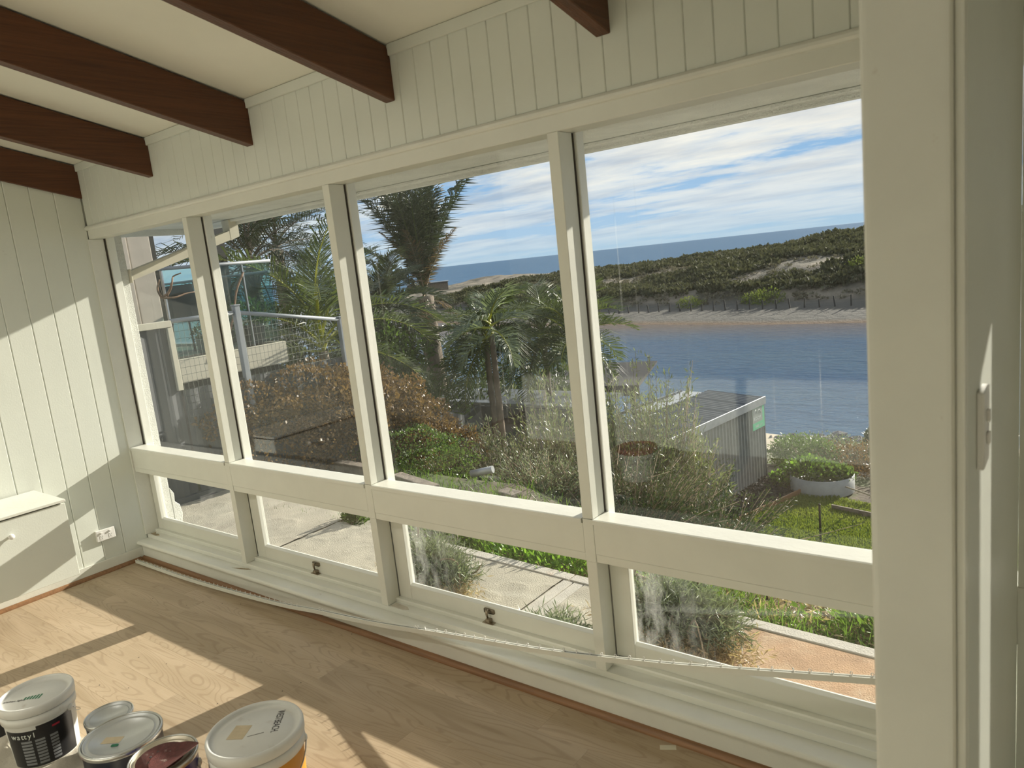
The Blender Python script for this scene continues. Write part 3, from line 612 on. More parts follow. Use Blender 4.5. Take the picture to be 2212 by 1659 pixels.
# timber bits and a bent iron sheet on the roof behind
ir = empty('loose_iron_sheet', (-3.3, 14.6, -2.44), .0, label='bent loose iron sheet sticking up behind the shed roof', cat='iron sheet')
corr((-.9, -1.2, .05), (0, .55, 0), (1.25, .9, .42), (0, .2, 1), 1, .15, .03, 'sheet', 'galv', ir)
obj('prop', box(-.5, .6, -1.0, -.9, -.05, .04, .01), 'old_timber', ir)
# grey lean-to beyond the vine
gr = empty('grey_lean_to', (-4.02, 8.2, -3.6), label='low grey building with a lean-to iron roof beyond the vine hedge', cat='building')
K = (0, 0, 2.67)
for k in range(3): corr((-2.7+k*.89, 0, 2.67), (.90, 0, 0), (0, -2.1, -.62), (0, 0, 1), 1, .15, .02, 'roof_sheet', 'roof_dark', gr)
obj('gable_wall', prism([(0, 2.6), (-2.05, 2.0), (-2.05, 0), (0, 0)], 'x', -.06, 0), 'grey_paint', gr)
obj('gable_barge', prism([(.05, 2.62), (.05, 2.74), (-2.15, 2.10), (-2.15, 1.98)], 'x', .001, .05), 'roof_dark', gr)
obj('main_wall', box(.06, 2.2, 0, .12, 0, 2.5), 'grey_paint', gr); obj('fascia', box(.055, 2.25, -.06, -.001, 2.36, 2.66, .005), 'roof_dark', gr); obj('gutter', box(-2.75, 2.28, -.10, .10, 2.70, 2.745, .005), 'galv', gr)
obj('flat_roof', box(-2.7, 2.2, .13, 1.6, 2.58, 2.64), 'roof_dark', gr)
# dark pergola near the water
pg = empty('pergola', (-6.0, 16.0, -8.0), math.radians(14), label='dark timber pergola roof near the water behind the olive shrub', cat='pergola')
obj('fascia_beam', box(-1.9, 1.3, -1.0, -.93, 5.72, 6.02, .01), 'dark_house', pg); obj('roof_sheet', prism([(-.93, 6.0), (1.6, 6.25), (1.6, 6.2), (-.93, 5.9)], 'x', -1.9, 1.25), 'dark_house', pg)
for xx in (-1.6, -.1, 1.1): obj('post', box(xx-.06, xx+.06, -.98, -.86, 0, 5.7, .01), 'dark_house', pg)
for xx in (-1.2, -.4, .4): obj('rafter', prism([(-.95, 5.9), (-.95, 6.02), (1.5, 6.22), (1.5, 6.1)], 'x', xx-.03, xx+.03), 'old_timber', pg)
# ------------------------------------------------------------------ land and water
def groundz(x, y):
    tail = [(11.0, -4.5), (17.3, -4.55), (21, -5.6), (27, -7.3), (29.5, -7.75), (32.3, -7.9), (33.6, -8.6), (40, -9)]
    ka = [(-9, -.42), (1.6, -.42), (3.3, -.46), (5.5, -1.7)]+tail; kb = [(-9, -.42), (1.6, -.42), (2.3, -.52), (3.3, -1.0), (5.5, -2.2)]+tail
    f_ = np.clip((x-.6)/1.6, 0, 1); yy = y+.0*x
    z = np.interp(yy, [k[0] for k in ka], [k[1] for k in ka])*(1-f_)+np.interp(yy, [k[0] for k in kb], [k[1] for k in kb])*f_
    return z + .05*np.sin(x*1.9+y*.7)*np.cos(y*1.3-x*.4)*np.clip((y-1.7)/2, 0, 1)*np.where((y > 11) & (y < 17), .15, 1)
def grid(x0, x1, y0, y1, nx, ny, fn_, nm):
    X, Y = np.meshgrid(np.linspace(x0, x1, nx), np.linspace(y0, y1, ny)); V = np.stack([X, Y, fn_(X, Y)], -1).reshape(-1, 3)
    i = np.arange(nx*ny).reshape(ny, nx); return npmesh(nm, V, np.stack([i[:-1, :-1], i[:-1, 1:], i[1:, 1:], i[1:, :-1]], -1).reshape(-1, 4))
pmat('soil', (.12, .095, .065), .95, var=.3, vscale=3, bump=1.5, bscale=14, col2=(.07, .09, .03), c2=(.45, .6), c2scale=1.2)
pmat('sand', (.42, .36, .26), .95, var=.08, vscale=2, bump=.6, bscale=14)
pmat('mulch', (.035, .033, .032), .9, var=.4, vscale=30, bump=2, bscale=40)
pmat('lawn', (.19, .30, .04), .9, var=.2, vscale=9, bump=3, bscale=60, col2=(.32, .30, .04), c2=(.56, .72), c2scale=.55)
obj('garden_ground', grid(-60, 40, 1.52, 34.5, 260, 150, groundz, 'g'), 'soil', kind='stuff', label='sloping garden ground between house and river', cat='ground', smooth=True)
obj('shore_sand', grid(-60, 40, 28.3, 33.2, 120, 16, lambda x, y: groundz(x, y)+.09, 'g'), 'sand', kind='stuff', label='pale sandy path along the near river bank', cat='sand', smooth=True)
def water(name, bumpd, sc, base, rough, x0, x1, y0, y1, lab, tintv, spec=.5):
    m, t, out = newmat(name+'_m'); co = t.new('ShaderNodeTexCoord').outputs['Object']
    a = t.noise(t.mapv(co, (.55, 1.3, 1), rot=(0, 0, .25)), sc, 4, .62, .3); b_ = t.noise(t.mapv(co, (1, 2.2, 1), rot=(0, 0, -.2)), sc*.23, 3, .5)
    h = t.math('ADD', a, t.math('MULTIPLY', b_, 1.6))
    yv = t.new('ShaderNodeSeparateXYZ', {0: co}).outputs[1]
    col = t.mix(t.ramp(t.noise(t.mapv(co, (.03, .12, 1)), 1.0, 4, .6), [(.35, 0.0), (.7, 1.0)]), base, tintv)
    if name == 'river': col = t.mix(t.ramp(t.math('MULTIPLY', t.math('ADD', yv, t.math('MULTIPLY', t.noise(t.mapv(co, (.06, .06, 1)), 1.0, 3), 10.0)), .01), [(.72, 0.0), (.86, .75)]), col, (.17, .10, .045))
    b = t.new('ShaderNodeBsdfPrincipled', {'Base Color': col, 'Roughness': rough, 'Specular IOR Level': spec, 'IOR': 1.33})
    bn = t.new('ShaderNodeBump', {'Height': h, 'Strength': 1.0, 'Distance': bumpd}); t.l.new(bn.outputs[0], b.inputs['Normal']); t.l.new(b.outputs[0], out.inputs[0])
    bm = bmesh.new(); bm.faces.new([bm.verts.new(p) for p in ((x0, y0, -8.3), (x1, y0, -8.3), (x1, y1, -8.3), (x0, y1, -8.3))])
    obj(name, bm, name+'_m', kind='stuff', label=lab, cat='water')
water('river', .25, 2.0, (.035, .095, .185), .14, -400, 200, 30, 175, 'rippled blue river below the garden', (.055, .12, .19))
water('sea', 1.5, .35, (.030, .10, .19), .45, -40000, 30000, 175.1, 45000, 'blue sea out to the horizon', (.05, .13, .23), .25)
# dune headland across the river
def hsh(x, y, s): return np.sin(x*.11*s+y*.05*s)*np.cos(y*.13*s-x*.04*s+1.7)+.5*np.sin(x*.27*s+2)*np.cos(y*.31*s+x*.1*s)
def shore(x): return 79.5+.0028*(x+12)**2*np.where(x < -12, 1, .2)+1.2*np.sin(x*.11)
def dunez(x, y):
    d = y-shore(x); ths = (-x+5)/(y+2)                              # tangent of the bearing, for the crest profile
    crest = np.interp(ths, [0, .1, .20, .30, .38, .45, .55, .62, .75, .9, 1.3], [1.2, 1.0, .45, -.30, -1.1, -1.9, -2.6, -2.9, -3.1, -3.5, -5.0])
    k = np.clip((crest+8.0), 0, 20); prof = np.interp(d, [-6, 0, 3, 11, 13.5, 17, 26, 45, 62, 80, 100], [-.12, .0, .05, .13, .17, .42, .60, .80, 1.0, .72, -.1])
    z = -8.3+k*prof; amp = np.interp(d, [12, 20, 60, 90], [0, .8, .75, .2]); return z+amp*(hsh(x, y, 1)*.75+hsh(x+40, y+9, 2.6)*.35)*.9
m, t, out = newmat('dune_sand'); co = t.new('ShaderNodeTexCoord').outputs['Object']; z = t.new('ShaderNodeSeparateXYZ', {0: co}).outputs[2]
sc = t.mix(t.ramp(t.noise(co, .12, 6, .65), [(.42, 0.0), (.60, 1.0)]), (.32, .27, .20), (.11, .10, .07)); be = t.mix(t.noise(t.mapv(co, (.2, 1, 1)), 1.0, 4), (.09, .088, .078), (.14, .13, .108))
col = t.mix(t.ramp(t.math('MULTIPLY_ADD', z, .1, .83), [(.10, 0.0), (.16, 1.0)]), be, sc); col = t.mix(t.ramp(t.math('MULTIPLY_ADD', z, 1.0, 8.35), [(.02, 1.0), (.30, 0.0)]), col, (.16, .085, .03))
b = t.new('ShaderNodeBsdfPrincipled', {'Base Color': col, 'Roughness': .95}); bn = t.new('ShaderNodeBump', {'Height': t.noise(co, .8, 6, .7), 'Strength': 1.0, 'Distance': .9}); t.l.new(bn.outputs[0], b.inputs['Normal']); t.l.new(b.outputs[0], out.inputs[0])
dn = obj('dune_headland', grid(-190, 40, 70, 200, 330, 190, dunez, 'd'), 'dune_sand', kind='stuff', label='scrub covered sand dune headland across the river', cat='dune', smooth=True)
# scrub on the dunes: leafy clumps
def scrub(name, n, rmin, rmax, mat_, lab, seed, y0=13, dens=.0, per=26):
    r = np.random.default_rng(seed); cs, ds, Ls = [], [], []; k = 0
    while k < n:
        th = r.uniform(-.02, 1.0); rr = r.uniform(82, 200); x = 5-rr*math.sin(th); y = -2+rr*math.cos(th); d = y-shore(np.float64(x))
        if d < y0 or d > 82: continue
        if hsh(np.float64(x)+13, np.float64(y)+5, 1.1) < dens: continue
        z_ = float(dunez(np.float64(x), np.float64(y))); R = r.uniform(rmin, rmax); dd = unit(r.normal(size=(per, 3))); dd[:, 2] = abs(dd[:, 2])
        cs.append(np.array([x, y, z_])+dd*np.array([R, R, R*.55])*(.65+.35*r.random((per, 1)))); ds.append(dd+r.normal(size=dd.shape)*.6); Ls.append(np.full(per, R*.62)); k += 1
    L_ = np.concatenate(Ls); obj(name, leaves(name, np.concatenate(cs), np.concatenate(ds), L_, L_*.62), mat_, kind='stuff', label=lab, cat='scrub')
scrub('dune_scrub', 7200, .4, 1.25, 'scrub_green', 'dark green scrub over the dunes', 3, y0=16, dens=-.42, per=32)
scrub('dune_scrub', 2600, .3, .8, 'scrub_grey', 'grey dry bushes between the dark scrub on the dunes', 4, dens=-1.2, per=30)
for bx, by, R in ((-38.5, 94.5, 1.5), (-27.0, 92.5, 1.9), (-29, 93.6, 1.6), (-17, 100, 1.7)):
    b_ = bush_mesh('f', [((0, 0, R*.3), (R*1.3, R, R*.6))], 500, .3, .16); o = obj('lime_bush', b_, 'scrub_lime', loc=(bx, by, float(dunez(np.float64(bx), np.float64(by)))), kind='stuff', label='bright yellow green bush on the dune bank', cat='bush', group='bright bushes on the dune bank')
# posts along the far beach
bf = empty('beach_fence', (-12.5, 88.6, -7.6), label='row of thin posts along the far beach under the dunes', cat='fence')
pb = box(-.075, .075, -.075, .075, -.3, 1.15, .01); pme = bpy.data.meshes.new('post'); pb.to_mesh(pme); pb.free(); pme.materials.append(MATS['dark_house'])
prev = None; wb_ = bmesh.new()
for k in range(26):
    x = -10.5-1.75*k; y = float(shore(np.float64(x)))+8.6; z_ = float(dunez(np.float64(x), np.float64(y)))
    o = bpy.data.objects.new('post', pme); C.objects.link(o); o.parent = bf; o.location = (x+12.5, y-88.6, z_+7.6); o.rotation_euler = (rng.normal()*.05, rng.normal()*.05, 0); o.scale = (1, 1, .8+.4*rng.random())
    p = (x+12.5, y-88.6, z_+7.6+.7)
    if prev: tube([prev, p], .012, 3, wb_)
    prev = p
obj('wire', wb_, 'mesh_wire', bf)
fb_ = at(925, 622, 165); fb = empty('beach_building', tuple(fb_), .75, label='low flat roofed building on the dune ridge behind the palm', cat='building')
obj('walls', box(-4.5, 4.5, -2, 2, -.8, 1.0, .05), 'bark', fb); obj('roof', box(-4.7, 4.7, -2.4, 2.4, 1.01, 1.2, .03), 'grey_paint', fb)
# rocks on the near shore
pmat('rock', (.13, .13, .14), .85, var=.3, vscale=4, bump=1.5, bscale=10)
rk = empty('rock_edging', (-4, 31.4, -7.9), label='line of dark rocks along the near shore', cat='rocks'); rms = []
for v in range(5):
    bm = bmesh.new(); bmesh.ops.create_icosphere(bm, subdivisions=1, radius=1); r_ = random.Random(v)
    for vt in bm.verts: vt.co *= r_.uniform(.7, 1.15); vt.co.z *= .65
    me = bpy.data.meshes.new('rock'); bm.to_mesh(me); bm.free(); me.materials.append(MATS['rock']); rms.append(me)
for k in range(170):
    o = bpy.data.objects.new('rock', rms[k % 5]); C.objects.link(o); o.parent = rk; s = rng.uniform(.13, .30)
    x = rng.uniform(-6.5, 2.5); y = 31.6+.02*x+rng.normal()*.28; o.location = (x+4, y-31.4, float(groundz(np.float64(x), np.float64(y)))+7.9+s*.35); o.scale = (s, s, s); o.rotation_euler = tuple(rng.uniform(0, 6, 3))
for (u, v, s, lb) in ((1811, 939, .34, 'larger dark rock standing in the river off the shore'), (1843, 952, .18, 'smaller dark rock in the river near the shore')):
    p = on(u, v, 'z', -8.3); o = obj('river_rock', rms[0].copy(), None, loc=tuple(p), label=lb, cat='rock'); o.scale = (s*1.3, s, s)
# ------------------------------------------------------------------ lawn, beds
lw2 = [(-1.22, 11.6), (-.13, 15.25), (1.9, 14.6), (6.5, 13.2), (6.5, 10.5), (-1.5, 10.5)]
bm = bmesh.new(); f = bm.faces.new([bm.verts.new((x, y, -4.47)) for x, y in lw2]); obj('lawn', bm, 'lawn', kind='stuff', label='bright green lawn patch beside the corrugated shed', cat='lawn')
def inpoly(px, py, poly):
    c = np.zeros(px.shape, bool); n = len(poly)
    for i in range(n):
        (x1, y1_), (x2, y2_) = poly[i], poly[(i+1) % n]; c ^= ((y1_ > py) != (y2_ > py)) & (px < (x2-x1)*(py-y1_)/(y2_-y1_+1e-12)+x1)
    return c
gx_, gy_ = rng.uniform(-1.5, 4.5, 42000), rng.uniform(11.2, 15.4, 42000); k = inpoly(gx_, gy_, lw2); gx_, gy_ = gx_[k], gy_[k]
obj('lawn_grass', leaves('g', np.stack([gx_, gy_, np.full(len(gx_), -4.47)], 1), np.stack([rng.normal(size=len(gx_))*.4, rng.normal(size=len(gx_))*.4, np.ones(len(gx_))], 1),   .075, .018), 'lawn_blade', kind='stuff', label='short grass blades of the lawn', cat='grass')
le = empty('lawn_edging', (-1.2, 11.5, -4.5), label='rusty brown board edging along the left of the lawn', cat='edging')
obj('board', prism([(-.3, -.05), (3.85, -.05), (3.85, .16), (-.3, .16)], 'x', -.02, .02), 'quad_wood', le, rot=(0, 0, -math.atan2(1.07, 3.73)))
obj('board', box(1.2, 3.2, 3.05, 3.09, -.05, .15), 'old_timber', le, rot=(0, 0, -.24))
bm = bmesh.new(); p_ = [(-2.3, 10.0), (-1.7, 16.3), (-.15, 15.4), (-1.35, 11.2), (-1.6, 10.0)]; bm.faces.new([bm.verts.new((x, y, -4.475)) for x, y in p_][::-1]); obj('mulch_bed', bm, 'mulch', kind='stuff', label='black mulch bed between the shed and the lawn', cat='mulch')
mx, my = rng.uniform(-2.3, 0, 6000), rng.uniform(10, 16.3, 6000); k = inpoly(mx, my, p_); mx, my = mx[k], my[k]
obj('mulch_chips', leaves('m', np.stack([mx, my, np.full(len(mx), -4.46)], 1), np.stack([rng.normal(size=len(mx)), rng.normal(size=len(mx)), rng.random(len(mx))*.5], 1), .10, .05), 'mulch', kind='stuff', label='dark wood chips on the mulch bed', cat='mulch')
# round planter with a vine
rp = empty('round_planter', (.12, 15.6, -4.5), label='round corrugated garden bed with a lime green vine beyond the lawn', cat='planter')
pr = []; bm = lathe([(.72, 0), (.72, .40), (.69, .40), (.69, .30), (0, .30)], 48); obj('ring_wall', bm, 'pot_grey', rp)
obj('vine', bush_mesh('v', [((-.25, 0, .42), (.6, .6, .30)), ((-.85, .1, .15), (.4, .4, .2)), ((.35, .1, .38), (.35, .4, .2))], 2000, .10, .085, up=.7), 'leaf_green', rp, kind='stuff')
obj('vine_tips', bush_mesh('v', [((-.3, -.05, .56), (.5, .5, .18)), ((-.9, .0, .22), (.35, .35, .12))], 420, .09, .075, up=.9), 'leaf_lime', rp, kind='stuff')
for x, y, z0, h, lab in ((1.05, 12.0, -4.5, .95, 'thin dark garden stake in the lawn'), (1.35, 15.0, -4.5, .9, 'dark star post beside the round planter')):
    obj('garden_stake', box(x-.018, x+.018, y-.018, y+.018, z0, z0+h, .004), 'dark_metal', label=lab, cat='stake')
rl = bmesh.new(); tube(catmull([(.75, 15.2, -4.25), (1.3, 14.9, -4.28), (2.3, 14.4, -4.4), (3.4, 13.9, -4.42)], 5), .018, 5, rl); obj('garden_rope', rl, 'sand', label='pale rope strung along the far lawn edge', cat='rope')
# ------------------------------------------------------------------ shrubs
def bush(name, loc, blobs, n, L_, W_, mat_, lab, cat='shrub', up=.5, shell=.5, jit=.8, stems=0, group=None, smat='twig'):
    e_ = empty(name, loc, label=lab, cat=cat, group=group)
    obj('foliage', bush_mesh('foliage', blobs, n, L_, W_, up, shell, jit), mat_, e_, kind='stuff')
    if stems:
        bm = bmesh.new()
        for _ in range(stems):
            c, r = blobs[random.randrange(len(blobs))]; q_ = [c[i]+r[i]*random.uniform(-.8, .8) for i in range(3)]
            b0 = (q_[0]*.35, q_[1]*.35, min(-.02, c[2]-r[2]-.1)); tube([b0, ((b0[0]+q_[0])/2+random.uniform(-.1, .1), (b0[1]+q_[1])/2, (b0[2]+q_[2])/2), q_], .012, 4, bm, r2=.004)
        obj('stems', bm, smat, e_)
    return e_
# brown vine over the fence
vb = [((0, .75, .50), (.34, .6, .32)), ((0, 1.5, .48), (.42, .75, .40)), ((-.1, 2.2, .28), (.5, .75, .45)), ((-.1, 2.8, -.02), (.55, .65, .50)), ((-.1, 3.3, -.42), (.55, .55, .48)), ((.0, 1.0, .0), (.30, .8, .55)), ((.0, 1.9, -.05), (.42, .8, .65)), ((.1, 2.7, -.35), (.5, .7, .55)), ((.1, 3.75, -.82), (.5, .45, .38)), ((.25, 2.4, -.6), (.45, .7, .3))]
bush('vine_hedge', (-2.0, 1.4, -.1), [((c[0], c[1], c[2]+.0), r) for c, r in vb], 60000, .042, .028, 'leaf_brown', 'brown and rust vine mounded over the dark fence', 'vine', shell=.80, jit=1.2, stems=0)
# olive like shrubs with upright sprays
def spray_shrub(name, loc, n, h, rad, leafL, mat_, lab, per=46, lean=.25, cone=.6, group=None):
    e_ = empty(name, loc, label=lab, cat='shrub', group=group); cs, ds = [], []; bm = bmesh.new()
    for _ in range(n):
        a = rng.uniform(0, 2*math.pi); rr = rad*math.sqrt(rng.random()); bx, by = rr*math.cos(a), rr*math.sin(a)*.8; hh = h*(.55+.5*rng.random())*(1-cone*(rr/rad)**2)
        tx, ty = bx+rng.normal()*lean*.5+bx*lean, by+rng.normal()*lean*.5; P0 = np.array([bx*.3, by*.3, -.1]); P2 = np.array([tx, ty, hh]); P1 = (P0+P2)/2+np.array([bx*.3, by*.3, .05])
        ts_ = np.sort(rng.uniform(.22, 1.0, per)); pts = ((1-ts_)**2)[:, None]*P0+(2*ts_*(1-ts_))[:, None]*P1+(ts_**2)[:, None]*P2
        tube([P0, P1, P2], .009, 3, bm, r2=.003); dd = unit(np.broadcast_to(P2-P0, pts.shape)+0)*.9+rng.normal(size=pts.shape)*.5; cs.append(pts+rng.normal(size=pts.shape)*.03); ds.append(dd)
    p = np.concatenate(cs); obj('foliage', leaves('f', p, np.concatenate(ds), leafL*(.7+.6*rng.random(len(p))), leafL*.24), mat_, e_, kind='stuff'); obj('stems', bm, 'twig', e_); return e_
spray_shrub('olive_shrub', (.55, 6.1, -1.9), 230, 2.35, .85, .075, 'leaf_olive', 'tall olive green shrub in front of the corrugated shed', per=60)
spray_shrub('olive_shrub', (-.55, 5.8, -1.9), 190, 2.15, .95, .075, 'leaf_olive', 'pale olive shrub left of the middle mullion, in front of the grey building', per=60)
spray_shrub('dark_shrub', (1.25, 5.6, -1.95), 170, 1.15, .95, .06, 'leaf_dark', 'dark glossy shrub low in front of the shed', per=50, lean=.5)
spray_shrub('dark_shrub', (-.5, 4.6, -1.3), 150, .95, .9, .06, 'leaf_dark', 'dark low shrub below the pale olive shrub', per=50, lean=.5)
spray_shrub('dark_shrub', (-1.5, 5.4, -1.6), 110, 1.25, .6, .07, 'leaf_sage', 'thin greyish shrub at the right end of the vine hedge', per=40)
bush('green_mound', (-1.35, 3.75, -.55), [((0, 0, .15), (.75, .55, .26)), ((.5, -.1, .05), (.5, .45, .2)), ((-.55, -.15, .1), (.45, .45, .22))], 9000, .03, .02, 'leaf_green', 'fine leaved green mound in front of the vine hedge', 'ground cover', shell=.8)
spray_shrub('dark_shrub', (1.35, 4.1, -1.1), 170, .85, .65, .05, 'leaf_dark', 'dark shrub just beyond the transom, left part of the widest pane', per=55, lean=.5)
spray_shrub('dark_shrub', (2.05, 4.3, -1.5), 110, .85, .42, .05, 'leaf_dark', 'dark shrub left of the mulch bed at the foot of the widest pane', per=55, lean=.5)
spray_shrub('dark_shrub', (.55, 3.9, -.8), 110, .6, .5, .045, 'leaf_sage', 'low greyish shrub by the middle mullion foot', per=45, lean=.5)
# bank scrub behind the lawn
for k, (x, y, r, h, m_, lb) in enumerate(((-.6, 19.0, 1.4, .75, 'leaf_sage', 'grey green bush next to the shed corner'), (1.3, 19.2, 1.5, .62, 'leaf_olive', 'olive green bush in the middle of the river bank'), (3.3, 18.8, 1.5, .5, 'leaf_sage', 'grey bush on the river bank at the right'), (.6, 18.0, 1.5, .6, 'leaf_brown', 'brown twiggy bush behind the round planter'), (2.9, 17.2, 1.7, .6, 'leaf_dark', 'dark brown brush behind the rope'), (-.9, 17.6, .9, .7, 'leaf_green', 'green bush close to the shed corner'), (.35, 20.0, .3, 1.0, 'leaf_dark', 'small dark green upright bush on the river bank'))):
    bush('bank_bush', (x, y, float(groundz(np.float64(x), np.float64(y)))), [((0, 0, h*.5), (r, r*.8, h*.7)), ((r*.5, 0, h*.4), (r*.6, r*.6, h*.6)), ((-r*.5, .2, h*.45), (r*.6, r*.6, h*.6))], 5200, .085, .035, m_, lb, shell=.6, jit=1.0, stems=14)
# tall dark shrubs left of the palm
for x, y, z0, h, r, m_, lb in ((-4.6, 6.4, -2.2, 3.3, 1.15, 'leaf_green', 'tall bushy green shrub left of the palm trunk'), (-6.6, 7.6, -2.8, 4.1, 1.4, 'leaf_dark', 'tall dark tree mass behind the vine hedge'), (-6.2, 5.4, -2, 3.2, 1.3, 'leaf_dark', 'dark foliage mass below the deck end'), (*at(1040, 830, 15)[:2], -3.8, 3.2, 1.1, 'leaf_dark', 'dark bushes right of the palm trunk'), (*at(1160, 760, 17)[:2], -4.4, 4.2, 1.5, 'leaf_dark', 'green thicket above the pergola by the middle mullion'), (-8.5, 13.0, -4.6, 4.9, 2.0, 'leaf_dark', 'distant dark thicket behind the palm trunk'), (-4.9, 9.2, -3.6, 1.6, .9, 'leaf_lime', 'light green broad leaved plant right of the palm trunk')):
    bush('tall_shrub', (x, y, z0), [((0, 0, h*.72), (r*.75, r*.7, h*.26)), ((r*.3, 0, h*.45), (r, r*.9, h*.3)), ((-r*.4, .2, h*.4), (r*.9, r*.8, h*.32)), ((0, 0, h*.18), (r, r, h*.2))], 13000, .12, .04, m_, lb, shell=.45, jit=1.0, stems=18)
# ------------------------------------------------------------------ palms
def frond_mesh(L_, droop, nl, ll, mats, sag=.5, vee=.45, seed=0, rag=.15):
    r = np.random.default_rng(seed); n = 14; s = np.linspace(0, 1, n+1); X = L_*np.sin(s*droop)/droop if droop > .01 else L_*s; Z = -L_*(1-np.cos(s*droop))/droop if droop > .01 else 0*s
    V, F, M_ = [], [], []
    for i in range(n+1):
        w = .022*(1-s[i])+.004; V += [(X[i], -w, Z[i]), (X[i], w, Z[i]), (X[i], 0, Z[i]+w*1.2)]
        if i: a = 3*(i-1); b = 3*i; F += [(a, a+1, b+1, b), (a+1, a+2, b+2, b+1), (a+2, a, b, b+2)]; M_ += [1, 1, 1]
    for k in range(nl):
        t_ = .14+.86*(k/(nl-1)); i = min(int(t_*n), n-1); f = t_*n-i; p = np.array([X[i]+(X[i+1]-X[i])*f, 0, Z[i]+(Z[i+1]-Z[i])*f]); tan = unit(np.array([X[i+1]-X[i], 0, Z[i+1]-Z[i]])); nor = np.array([-tan[2], 0, tan[0]])
        lg = ll*(math.sin(math.pi*min(1, .18+t_*.82))**.6+.12)
        for sd_ in (-1, 1):
            q = lg*(1+r.normal()*rag); d1 = unit(tan*(.55+.5*t_)+np.array([0, sd_, 0])*.85+nor*(vee+r.normal()*.18)); d2 = unit(d1*.7+np.array([0, 0, -sag-r.random()*.3])); w = .013+.006*r.random()
            a0 = p; a1 = p+d1*q*.5; a2 = a1+d2*q*.5; sx = tan*w; c0 = len(V); V += [a0-sx*.5, a0+sx*.5, a1+sx, a1-sx, a2]; F.append((c0, c0+1, c0+2, c0+3)); F.append((c0+3, c0+2, c0+4, c0+4)); M_ += [0, 0]
    F2 = [f for f in F]; me = bpy.data.meshes.new('frond'); me.from_pydata([tuple(v) for v in V], [], [f[:3] if f[2] == f[3] else f for f in F2]); me.polygons.foreach_set('material_index', M_); me.update()
    for x in mats: me.materials.append(MATS[x])
    return me
def palm(loc, trunk_h, tr, fronds, L_, lab, mats, skirt=None, group=None, tilt0=20, tilt1=95, droop=1.1, ll=.5, nl=44, lean=(0, 0), seed=0, sag=.5, dry=0, left=0, rag=.15):
    e_ = empty('palm_tree', loc, label=lab, cat='palm', group=group); r = np.random.default_rng(seed)
    if trunk_h > .1:
        bm = bmesh.new(); n = 14; pts = [(lean[0]*(i/n)**1.5, lean[1]*(i/n)**1.5, trunk_h*i/n) for i in range(n+1)]; tube(pts, tr, 12, bm, r2=tr*.72)
        for v in bm.verts: a = math.atan2(v.co.y, v.co.x); v.co.x *= 1+.05*math.sin(v.co.z*9+a*3); v.co.y *= 1+.05*math.sin(v.co.z*11+a*2)
        obj('trunk', bm, 'bark', e_)
    vs_ = [frond_mesh(L_*(.85+.15*q), droop*(.75+.3*q), nl, ll, mats, sag=sag, seed=seed*7+q, rag=rag) for q in range(3)]
    top = Vector((lean[0], lean[1], trunk_h))
    for k in range(fronds):
        a = k*2.39996+r.normal()*.15; tl = math.radians(tilt0+(tilt1-tilt0)*(k/fronds)**1.1+r.normal()*5)
        o = bpy.data.objects.new('frond', vs_[k % 3]); C.objects.link(o); o.parent = e_; o.location = top+Vector((0, 0, .25-.3*k/fronds))
        o.rotation_euler = (Matrix.Rotation(a, 4, 'Z') @ Matrix.Rotation(tl-math.pi/2, 4, 'Y')).to_euler(); s_ = .8+.3*r.random(); o.scale = (s_, s_, s_)
    for k in range(left):                      # fronds bowing over to one side
        o = bpy.data.objects.new('frond', vs_[k % 3]); C.objects.link(o); o.parent = e_; o.location = top
        o.rotation_euler = (Matrix.Rotation(3.75+.35*k, 4, 'Z') @ Matrix.Rotation(math.radians(38+7*k)-math.pi/2, 4, 'Y')).to_euler(); o.scale = (.72, .72, .72)
    if dry:
        dm = frond_mesh(L_*.8, droop*1.5, 40, ll*.8, ['palm_dry', 'twig'], sag=1.4, seed=seed+55, rag=.4)
        for k in range(dry):
            o = bpy.data.objects.new('dry_frond', dm); C.objects.link(o); o.parent = e_; o.location = top
            o.rotation_euler = (Matrix.Rotation(k*1.3+2.6, 4, 'Z') @ Matrix.Rotation(math.radians(8+3*k)-math.pi/2, 4, 'Y')).to_euler(); o.scale = (.75, .75, .75)
    if skirt:
        sm = frond_mesh(L_*.62, 1.9, 30, ll*.8, ['palm_dry', 'twig'], sag=.9, vee=-.2, seed=seed+99, rag=.4)
        for k in range(skirt):
            a = r.uniform(0, 6.28); o = bpy.data.objects.new('dead_frond', sm); C.objects.link(o); o.parent = e_; o.location = top+Vector((0, 0, .05-.25*r.random()))
            o.rotation_euler = (Matrix.Rotation(a, 4, 'Z') @ Matrix.Rotation(math.radians(55+40*r.random())-math.pi/2+.3, 4, 'Y')).to_euler(); s_ = .5+.5*r.random(); o.scale = (s_,)*3
    return e_
PG = ['palm_green', 'palm_yellow']
palm((-6.05, 9.2, -3.6), 4.75, .26, 24, 2.75, 'tall palm with upright ragged crown in the middle window', ['palm_dark', 'palm_green'], skirt=9, tilt0=1, tilt1=17, droop=.42, ll=.50, nl=62, rag=.32, lean=(-.15, .1), seed=1, sag=1.9, dry=6, left=2)
palm((-7.9, 6.3, -2.5), 4.55, .2, 26, 2.7, 'dark palm crown rising behind the glass balustrade', ['palm_dark', 'bark'], tilt0=10, tilt1=115, ll=.6, nl=46, seed=2, sag=.7)
palm((-3.75, 4.55, -1.8), 2.5, .10, 17, 2.1, 'yellow green arching palm right of the neighbour deck', PG, tilt0=5, tilt1=78, ll=.55, nl=44, seed=3, droop=1.2)
T_ = at(1240, 755, 13); palm((T_[0], T_[1], T_[2]-3), 3.0, .07, 16, 1.15, 'small palm hard against the middle mullion', PG, tilt0=10, tilt1=95, ll=.5, nl=38, seed=4)
